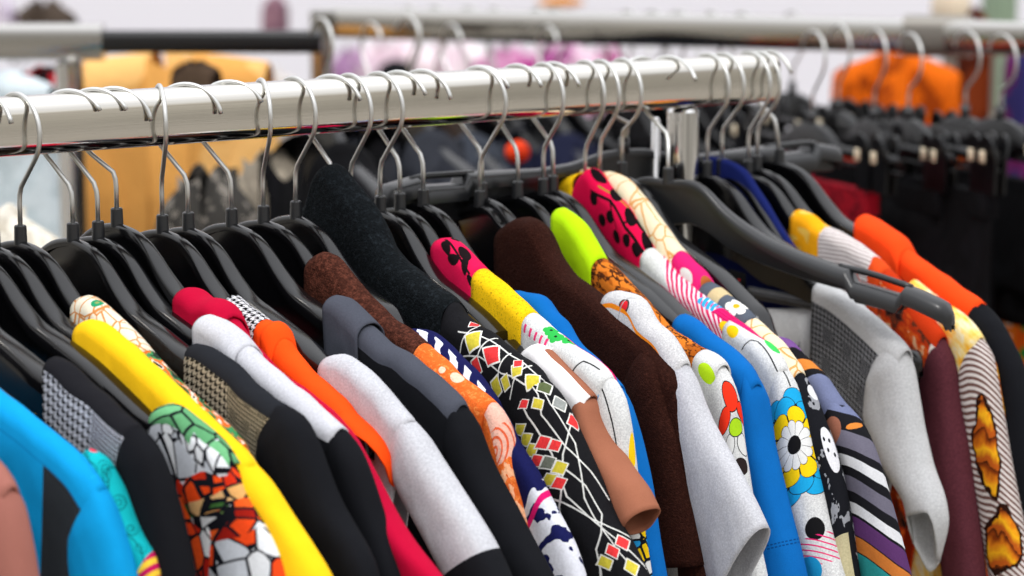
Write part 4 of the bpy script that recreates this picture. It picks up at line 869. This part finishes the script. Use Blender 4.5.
def bcloth(name, c, d=None, s=40):
    return cloth(name, (lambda k: k.mix(k.noise(k.obj, s, 3, .6) > .54, c, d)) if d else c, heather=.15, grain=300)
def hang_top(x, y, d, label, mat, rot=0.0, w=.2, sleeve=True, name='jersey_top', cat='top', length=.6, th=.03, hanger=True, hlabel=None, drop=.1, group=None, zt=None):
    """a garment on a hanger on one of the racks behind: dome at pixel x,y and distance d, near arm swung by rot degrees from the view line"""
    p = at(x, y, d); psi = math.radians(rot)-YAW
    if zt: p.z = zt
    t = thing(name, label, cat, group, p, psi)
    P = np.array([(.225, -.18), (.35, -.38), (.5, -.5), (.7, -.66), (.9, -.84), (1, -1)])*[w, drop]
    Q, tt = resample(P, step=.05*w)
    for mir in (False, True): drape('body', Q, 0, length, th, mat, t, seed=int(x), mirror=mir, u_end=w+.01, fold=.008)
    n = 9
    for sg in (-1, 1):
        V = []; UV = []
        for i in range(n):
            u = .225*w*(-1+2*i/(n-1))
            for j in range(6):
                z = -.3*drop-(.14*w if sg < 0 else .04*w)*(1-abs(u/(.225*w))**1.6); z = z+(-length-z)*j/5; V.append((sg*th, -u, z)); UV.append((u, z))
        solid(mesh('front_bodice' if sg < 0 else 'back_bodice', V, [tuple(f) for f in grid_faces(n, 6)], mat, t, UV))
    if sleeve:
        S_ = [(w-.012, -.09*drop/.1), (w+.012, -.12), (w+.03, -.2), (w+.05, -.36), (w+.06, -.5)]; N_ = [(w-.075, -.2), (w-.06, -.28), (w-.05, -.4), (w-.05, -.5)]
        for mir in (False, True): tube('sleeve', S_, N_, th*1.1, mat, t, m=14, na=16, mirror=mir)
    if hanger:
        h = thing('clothes_hanger', hlabel or ('black hanger behind, inside the '+label.split(',')[0]), 'hanger', 'black hangers on the racks behind', p, psi)
        hanger_body().build('shoulder_bar', plastic, h, sharp=50)
        MB().tube([(0, 0, -.003), (0, 0, .011)], .0046, 12).build('hook_socket', socket_mat, h)
        MB().tube(hook_path(random.choice((-1, 1)), zc=.0693), .0018, 8).build('hook', wire_steel, h)
    return t
# left rack: broad pale jacket, tan suede, furs
hang_top(-2, 66, 2.75, 'pale ice blue top on the left rack behind, cut by the picture edge', bcloth('ice_blue', 'cfdadf', 'c0cdd2'), rot=76, w=.062, length=.8, hanger=False, drop=.02)
hang_top(-10, 192, 2.2, 'long cream ribbed knit coat below the ice blue top', bcloth('cream_knit', 'd8d3c6', 'c2bbab', 90), rot=72, w=.075, length=1.34, sleeve=False, hanger=False, drop=.05)
hang_top(44, 62, 2.9, 'dark red top with black patches beside the chrome upright', bcloth('red_black', 'b01824', '1a0a0c', 22), rot=60, w=.03, length=.7, hanger=False, drop=.02)
hang_top(176, 48, 2.85, 'tan suede jacket spread wide under the black tube', bcloth('tan_suede', 'eab66f', 'd89c52', 6), rot=82, w=.105, length=.8, drop=.015, th=.04, hanger=False)
hang_top(240, 58, 2.98, 'rust brown top partly behind the tan jacket', bcloth('rust', 'a2623c', 'b98058', 8), rot=72, w=.034, length=.7, sleeve=False, hanger=False, drop=.008, th=.012)
hang_top(196, 57, 2.66, 'small dark brown bag-like top hanging from a white hook', bcloth('dark_brown', '3a2c24', '57473a', 16), rot=72, w=.024, length=.05, sleeve=False, drop=.012, th=.012, hanger=False)
hang_top(208, 152, 2.42, 'curly grey fur jacket below the tan one', bcloth('grey_fur', '3a3835', '7c766e', 60), rot=70, w=.05, length=.55, sleeve=True, th=.04, drop=.06, hanger=False)
hang_top(272, 142, 2.5, 'beige grey fleece jacket beside the grey fur', bcloth('beige_fleece', '8a8173', 'a89d8c', 40), rot=60, w=.04, length=.6, th=.035, hanger=False, drop=.04)
# right rack: dark coats seen end on
darks = [(322, 118, 2.45, 'deep black coat behind the pointed fleece collar', '08080a', '0f0f12', 30), (372, 112, 2.75, 'black wool coat behind the rail, second from the deep black one', '121214', '1c1c20', 30), (408, 108, 2.66, 'charcoal quilted jacket behind the rail', '2b2d33', '202228', 34),
         (452, 112, 2.8, 'slate grey coat behind the rail', '353941', '24272d', 28), (498, 116, 2.95, 'black jacket next to the orange ball of cloth', '131316', '1d1d22', 30), (548, 112, 2.85, 'dark navy jacket behind the rail', '191c30', '10121f', 26),
         (596, 116, 2.95, 'black shirt between navy and maroon behind the rail', '0f0f12', '1b1b1f', 28), (640, 120, 3.0, 'dark maroon shirt behind the chrome upright', '3a1414', '1d0c0c', 26)]
for i, (x, y, d, lab, c1, c2, rt) in enumerate(darks):
    hang_top(x, y, d, lab, bcloth('dark_%d' % i, c1, c2, 30), rot=rt, w=.2, length=.75, th=.04)
hang_top(690, 128, 2.9, 'red top glimpsed behind the chrome upright', bcloth('red_top', 'b3260f', '5a120a', 12), rot=22, w=.16, length=.5)
m = MB()
for k in range(9):
    pass
def soft_ball(name, label, cat, x, y, d, r, mat, sq=(1, 1, 1)):
    V = []; F = []; n, mm_ = 18, 12; w = Wob(int(x))
    for i in range(mm_+1):
        th = PI*i/mm_
        for j in range(n):
            ph = 2*PI*j/n; k = 1+.06*float(w(math.sin(th)*math.cos(ph)*.05, math.sin(th)*math.sin(ph)*.05+math.cos(th)*.05))
            V.append((r*sq[0]*k*math.sin(th)*math.cos(ph), r*sq[1]*k*math.sin(th)*math.sin(ph), r*sq[2]*k*math.cos(th)))
    for i in range(mm_):
        for j in range(n): F.append((i*n+j, (i+1)*n+j, (i+1)*n+(j+1) % n, i*n+(j+1) % n))
    uv = [(0, 0)]*len(V)
    o = mesh(name, V, F, mat, None, uv); o.location = at(x, y, d); return tag(o, label, cat)
soft_ball('knitted_hat', 'round orange red knitted hat seen under the front rail', 'hat', 517, 152, 2.5, .0125, bcloth('orange_red', 'd8401f', 'b93218'), (1, 1, .9))
soft_ball('rolled_scarf', 'rolled red scarf below the orange red hat', 'scarf', 515, 192, 2.45, .017, bcloth('scarf_red', 'c63a22', 'a82c18'), (1, 1, .8))
hang_top(436, 178, 2.3, 'beige brown felt top low behind the bare hangers', bcloth('felt', '9a7f6a', '86705c'), rot=58, w=.05, length=.3, sleeve=False, drop=.04, hanger=False, th=.02)
# a loose suit hanger turned sideways behind the row
def loose_hanger(x, y, d, rot, label, L=.226):
    p = at(x, y, d); psi = math.radians(rot)-YAW
    h = thing('clothes_hanger', label, 'hanger', 'black plastic hangers on the front rail', p, psi)
    pr = [(0, 0), (.02, -.0005), (.05, -.007), (.08, -.009), (.14, -.007), (.19, -.006), (.226, -.012)]
    hanger_body(L, None, (.155, .195), .026, None, pr).build('shoulder_bar', plastic_grey, h, sharp=50)
    for sg in (-1, 1):
        MB().tube([(.002, -sg*(.145+.055*i/8), smooth_prof(.145+.055*i/8, pr)-.001) for i in range(9)], .0024, 8).build('strap_bar', plastic_grey, h)
    MB().tube([(0, 0, -.003), (0, 0, .0085)], .0042, 16).build('hook_socket', socket_mat, h)
    c, s = math.cos(psi), math.sin(psi); dy = -p.y
    MB().tube(hook_path(1, zc=RZ+.0015-.0242-p.z, zb=.02, lean=(dy*s, dy*c)), .00155, 8).build('hook', wire_steel, h)
loose_hanger(624, 149, 1.965, -52, 'empty grey black suit hanger lying sideways just behind the bare hooks')

# trouser hangers with clips on the right rail
clip_mat = hard_mat('clip_black', '08080a', .3, .35); tag_mat = hard_mat('cream_sticker', 'd9ccb0', .6); bar_mat = hard_mat('bar_black', '0a0a0c', .3, .35)
def clip_hanger(x, y, d, rot, label, clips, halfw=.17, sticker=True, stem=True):
    p = at(x, y, d); psi = math.radians(rot)-YAW
    h = thing('clip_hanger', label, 'hanger', 'clip hangers for skirts on the right rail', p, psi)
    n = 25; rings = []
    for i in range(n):
        u = -.055+.11*i/(n-1); z = -.02*(abs(u)/.055)**2.2; w = .006; zb = -.045
        zb = -.026 if abs(u) > .03 else -.032; rings.append([(-w, -u, zb), (-w, -u, z-.004), (-w*.5, -u, z), (w*.5, -u, z), (w, -u, z-.004), (w, -u, zb)])
    MB().loft(rings).build('centre_plate', bar_mat, h, sharp=50)
    m = MB(); m.box((0, 0, -.022), (.009, 2*halfw, .010), .003); m.box((0, 0, -.0325), (.005, 2*halfw, .004), .0015); m.build('cross_bar', bar_mat, h)
    if stem:
        MB().tube([(0, 0, -.003), (0, 0, .011)], .0046, 12).build('hook_socket', socket_mat, h)
        MB().tube(hook_path(1, zc=zz+.0185+.0018-.0242-p.z, zb=.026), .0015, 8).build('hook', wire_steel, h)
    for u in clips:
        c = bpy.data.objects.new('clip', None); link(c, h); c.location = (0, -u, -.024)
        for s in (-1, 1):
            r_ = []
            pts = [(-.011, -.03), (-.012, 0), (-.0115, .014), (-.007, .021), (0, .0235), (.007, .021), (.0115, .014), (.012, 0), (.011, -.03)]
            r_ = [[(s*(.0045+.0045*max(0, b)/.0235)+o, a, b) for a, b in pts] for o in (-.0017, .0017)]
            MB().loft(r_).build('jaw', clip_mat, c, sharp=40)
        MB().box((0, 0, .002), (.007, .014, .012), .003).build('spring', steel, c)
        if sticker: MB().box((-.0125, 0, .004), (.0012, .009, .011), .0004).build('size_sticker', tag_mat, c)
    return h
def skirt(x, y, d, rot, label, mat, halfw=.15, length=.16, taper=0.0, name='skirt', cat='skirt', th=.012, dz=0.0):
    p = at(x, y, d); p.z += dz; psi = math.radians(rot)-YAW
    t = thing(name, label, cat, None, p, psi)
    n, m_ = 34, 14; wob = Wob(int(x)); V = []; UV = []; F = []
    for sg in (-1, 1):
        base = len(V)
        for i in range(n):
            f = -1+2*i/(n-1)
            for j in range(m_):
                g = j/(m_-1); u = f*halfw*(1+taper*g); e = math.sqrt(max(0.02, 1-abs(f)**6))
                z = -length*g*(1-.10*taper*f*f); V.append((sg*(th*.4+th*g)*e+.012*g*float(wob(u*2, g*.05)), -u, z)); UV.append((u, z*sg))
        F += [tuple(q) for q in grid_faces(n, m_, base)]
    solid(mesh('panel', V, F, mat, t, UV)); 
    b = MB(); rr = []
    for f in np.linspace(-1, 1, 21): rr.append([(s, -f*halfw, z_) for s, z_ in ((-th*.55, -.018), (-th*.55, .004), (th*.55, .004), (th*.55, -.018))])
    b.loft(rr); o = b.build('waistband', mat, t, sharp=40)
    lay = o.data.uv_layers.new(name='UVMap')
    return t
CL = [(838, 110, 2.60, 20, 'black clip hanger with a humped plate, left of the white gap', (.14, .11, -.14)), (874, 119, 2.52, 18, 'black clip hanger under the white gap behind the tall hook', (.15, .13, -.15)), (908, 118, 2.46, 20, 'broad black clip hanger below the steel sleeve', (.16, .14, -.16)),
      (965, 116, 2.50, 22, 'black clip hanger below the orange velvet top', (.15, .13, -.15)), (1000, 118, 2.44, 24, 'black clip hanger below the green pole', (.15, .13, -.15)), (1040, 124, 2.42, 24, 'black clip hanger at the picture edge', (.16, .14, -.16)), (792, 92, 2.85, 30, 'far black clip hanger with pale springs beside the rail end', (.12, .09, -.12)), (812, 122, 2.50, 22, 'black clip hanger low beside the far end of the front rail', (.14, .11, -.14))]
for x, y, d, rt, lab, cl in CL: clip_hanger(x, y, d, rt, lab, cl)
blk = bcloth('black_jersey', '0c0c0e', '111114', 20)
def under_hanger(n, label, mat, halfw, length, taper=.05, dz=-.058):
    x, y, d, rt = CL[n][:4]; skirt(x, y, d, rt, label, mat, halfw, length, taper, dz=dz)
under_hanger(0, 'crimson knitted skirt on a clip hanger', bcloth('crimson_knit', 'c01043', '8a0a30', 160), .12, .5)
under_hanger(1, 'black skirt clipped nearest the orange top', blk, .15, .5)
under_hanger(2, 'black skirt below the hanger with the broad plate', blk, .16, .14, .1)
under_hanger(3, 'black skirt with a rounded hem above the patterned skirt', blk, .15, .125, .1)
under_hanger(4, 'black skirt at the right in front of the patterned skirt', blk, .15, .10, .1)
under_hanger(5, 'black skirt cut by the picture edge', blk, .16, .06)
under_hanger(6, 'orange red knitted skirt on the far clip hanger', bcloth('orange_knit', 'c8381c', 'a52a14', 120), .12, .3)
under_hanger(7, 'dark red knitted skirt beside the far end of the front rail', bcloth('dark_red_knit', '8e1020', '5a0a16', 120), .12, .4)
def f_folk(k):
    u, v = k.u, k.v; n = k.noise(k.vec(u*.02, v*.02), 5, 2)
    c = k.mix(xfract(u/48) < .45, 'd9641a', 'e3862a'); lace = (xabs(xfract(u/48)-.3) < .07)
    c = k.mix(lace*(xabs(xsin(v/5)) < .75), c, 'e9e2d2'); c = k.mix((xhyp(xfract(u/48)*48-32, xfract(v/26)*26-13) < 6), c, '2f8a3a'); c = k.mix((xhyp(xfract(u/48)*48-40, xfract(v/20)*20-9) < 4), c, 'ece6d6')
    return k.mix((xhyp(xfract(u/48)*48-4, xfract(v/30)*30-9) < 5), c, 'c32a1a')
skirt(1048, 258, 2.45, 60, 'folk patterned orange skirt with white lace bands and green dots', cloth('folk', f_folk, heather=.1), .075, .42, .3)
# things seen through the gap at the top right
hang_top(898, 44, 3.1, 'rust orange velvet top under the steel sleeve', bcloth('rust_velvet', 'd2610f', '9a400c', 30), rot=74, w=.076, length=.7, drop=.035, sleeve=False, hanger=False)
hang_top(938, 108, 2.95, 'small red top in front of the rust orange one', bcloth('bright_red', 'cc3226', 'b3261e'), rot=60, w=.02, length=.4, drop=.04, sleeve=False, hanger=False, th=.015)
hang_top(1040, 40, 3.2, 'purple patterned top at the right edge', bcloth('purple', '5a1f52', '2c2a5c', 24), rot=66, w=.04, length=1.42, drop=.02, sleeve=False, hanger=False)
t = thing('tent_pole', 'grey green square tent pole behind the right rail', 'pole', None, (*at(998, 60, 3.9)[:2], 0))
m = MB(); m.box((0, 0, 1.2), (.042, .042, 2.4), .005); m.build('shaft', hard_mat('grey_green', '7d9078', .5), t)
m = MB(); m.box((0, 0, .006), (.14, .14, .012), .003); m.build('base_plate', steel, t)
bx = at(951, 4, 3.6)
t = thing('cardboard_box', 'cream box standing behind the steel sleeve at the top', 'box', None, bx)
m = MB(); m.box((0, 0, 0), (.04, .04, .055), .002); m.build('carton', hard_mat('cream_card', 'e6d6bd', .7), t); m = MB(); m.box((0, 0, .029), (.042, .042, .004), .001); m.build('lid', hard_mat('cream_card2', 'dccab0', .7), t)
t = thing('storage_shelf', 'grey metal shelf behind the right rail carrying the cream box', 'shelf', None, (bx.x, bx.y, 0))
for z in (.4, .85, 1.3, bx.z-.0345): MB().box((0, 0, z), (.1, .1, .012), .003).build('board', steel, t, smooth=False)
for x in (-.04, .04):
    for y in (-.04, .04): MB().box((x, y, (bx.z-.04)/2), (.014, .014, bx.z-.04), .003).build('upright', steel, t, smooth=False)
hang_top(976, 2, 3.4, 'dark rust top beside the cream box', bcloth('dark_rust', '7a3416', '4a1c0e', 20), rot=60, w=.02, length=.7, drop=.03, sleeve=False, hanger=False, th=.012)
# pale and purple clothes beyond the right rail
for i, (x, y, d, c1, c2, ww, lab) in enumerate([(352, 40, 4.6, 'c9b4c0', 'a07aa0', .05, 'mauve top far behind beyond the joint'), (392, 34, 4.8, 'e6d5da', 'd6bcc8', .10, 'pale pink top far behind the right rail'), (452, 36, 5.0, 'e9dde0', 'dcc6d0', .12, 'off-white pink top far behind the right rail'),
        (508, 40, 4.7, '9c3b7c', 'c98ab0', .07, 'purple magenta top far behind the right rail'), (560, 36, 4.9, 'd7b6c8', 'a2528c', .09, 'pink and purple print top far behind the right rail'), (608, 40, 5.1, 'ddd2da', 'a04a7c', .06, 'lilac top far behind the right rail, last of the pale ones')]):
    hang_top(x, y, d, lab, bcloth('far_%d' % i, c1, c2, 16), rot=74, w=ww, length=.5, drop=.05, sleeve=False, hanger=False)
soft_ball('knitted_hat', 'small black knitted hat above the rail among the pale clothes', 'hat', 396, 72, 4.0, .028, bcloth('black_hat', '17171a', '222226'), (1, 1, .7))
soft_ball('straw_hat', 'orange straw hat glimpsed at the top behind the right rail', 'hat', 560, 2, 4.4, .04, bcloth('straw', 'd08a3c', 'c07a30'), (1, 1, .25))
hang_top(44, -6, 3.6, 'dark taupe top above the left rail', bcloth('taupe', '5b5048', '4a4038', 8), rot=75, w=.045, length=.07, drop=.03, sleeve=False, hanger=False)
hang_top(4, -6, 3.5, 'pale lilac top in the top left corner', bcloth('lilac', 'b9aec0', 'd8d0dc'), rot=75, w=.014, length=.05, drop=.02, sleeve=False, hanger=False, th=.015)
hang_top(275, -8, 4.4, 'dusky purple top above the joint of the two rails', bcloth('dusky', '7a5a68', '94707c'), rot=75, w=.02, length=.08, drop=.02, sleeve=False, hanger=False, th=.015)
hang_top(262, 60, 3.4, 'pale grey wrap below the black tube by the joint', bcloth('wrap', 'b9b3ae', 'cfc8c0'), rot=75, w=.05, length=.12, drop=.03, sleeve=False, hanger=False)
# bare hooks along the right rail
for i, (x, sd) in enumerate(((415, 1), (443, 1), (478, -1), (505, -1), (548, 1), (566, 1), (640, -1), (665, 1), (690, -1), (722, 1), (752, -1))):
    f = (x-334)/(905-334); p = R0+(R1-R0)*f; d_ = 3.0+(2.76-3.0)*f
    h = thing('clothes_hanger', 'wire hooked hanger on the right rail far behind, %s' % ['below the pale pink top', 'below the off-white pink top', 'left of the purple top', 'right of the purple top', 'left of the pink print', 'right of the pink print', 'above the chrome upright', 'above the turned suit hanger', 'above the navy top', 'left of the front rail end', 'behind the front rail end'][i], 'hanger', 'black hangers on the racks behind', (p.x, p.y, zz+.0185+.0018-.0242-.0693), math.radians(30+8*(i % 3))-YAW)
    hanger_body(.19).build('shoulder_bar', plastic, h, sharp=50); MB().tube([(0, 0, -.003), (0, 0, .011)], .0046, 12).build('hook_socket', socket_mat, h)
    MB().tube(hook_path(sd), .0019, 8).build('hook', wire_steel, h)
# tent wall and pavement
m, b_, nt_ = base_mat('white_canvas', .7, 0, .2); k = Ctx(nt_)
setc(nt_, b_, k.mix(k.noise(k.obj, 1.2, 3), 'e3e1e9', 'e9e8ef'))
wc = at(512, 40, 7.5); V = []; F = []
for i in range(41):
    for j in range(9):
        s = -6+12*i/40; V.append((wc.x+RGT.x*s+.03*math.sin(s*5)*FWD.x, wc.y+RGT.y*s+.03*math.sin(s*5)*FWD.y, .02+3.2*j/8))
struct(solid(mesh('wall_back', V, grid_faces(41, 9), m, None, [(v[0], v[2]) for v in V]), .004))
m, b_, nt_ = base_mat('pavement', .85, 0, .3); k = Ctx(nt_)
setc(nt_, b_, k.mix((xfract(X(k.u.v)*0+k.u/400) < .012)+(xfract(k.v/400) < .012), k.mix(k.noise(k.obj, 9, 5, .7), '79746b', '968f84'), '4c4a47'))
g = mesh('ground', [(-14, -10, 0), (14, -10, 0), (14, 18, 0), (-14, 18, 0)], [(0, 1, 2, 3)], m, None, [(-14, -10), (14, -10), (14, 18), (-14, 18)], smooth=False); struct(g)

# ------------------------------------------------------------------ light
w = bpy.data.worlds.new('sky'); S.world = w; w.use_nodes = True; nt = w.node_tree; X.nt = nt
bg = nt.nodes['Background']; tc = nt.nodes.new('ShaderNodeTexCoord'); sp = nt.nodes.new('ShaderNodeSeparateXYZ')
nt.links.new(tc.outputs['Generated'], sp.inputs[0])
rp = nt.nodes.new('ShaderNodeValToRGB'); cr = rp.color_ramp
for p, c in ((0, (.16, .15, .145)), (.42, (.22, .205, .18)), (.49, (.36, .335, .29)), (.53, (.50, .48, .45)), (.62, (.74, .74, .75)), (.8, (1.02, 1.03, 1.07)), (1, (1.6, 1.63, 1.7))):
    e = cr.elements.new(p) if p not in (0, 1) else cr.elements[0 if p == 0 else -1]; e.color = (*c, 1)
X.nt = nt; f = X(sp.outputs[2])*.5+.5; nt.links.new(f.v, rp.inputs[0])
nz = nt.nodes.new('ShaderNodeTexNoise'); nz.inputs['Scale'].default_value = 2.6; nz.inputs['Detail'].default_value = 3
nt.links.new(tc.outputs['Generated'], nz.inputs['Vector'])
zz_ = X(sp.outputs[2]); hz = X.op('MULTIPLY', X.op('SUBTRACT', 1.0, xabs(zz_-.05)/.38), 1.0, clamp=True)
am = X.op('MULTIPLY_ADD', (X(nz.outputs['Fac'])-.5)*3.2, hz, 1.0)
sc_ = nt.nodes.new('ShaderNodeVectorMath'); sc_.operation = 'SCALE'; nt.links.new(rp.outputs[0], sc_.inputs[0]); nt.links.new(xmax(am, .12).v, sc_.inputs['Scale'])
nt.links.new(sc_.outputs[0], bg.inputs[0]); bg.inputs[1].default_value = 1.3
sun = bpy.data.lights.new('sun', 'SUN'); sun.energy = 1.3; sun.angle = math.radians(12); sun.color = (1, .97, .93)
so = link(bpy.data.objects.new('sun', sun)); so.rotation_euler = Vector((.35, .55, -1)).to_track_quat('-Z', 'Y').to_euler()
S.view_settings.view_transform = 'Standard'; S.view_settings.look = 'None'; S.view_settings.exposure = 0.03; S.view_settings.gamma = 1
S.view_settings.use_curve_mapping = False
S.cycles.max_bounces = 6; S.cycles.use_denoising = True
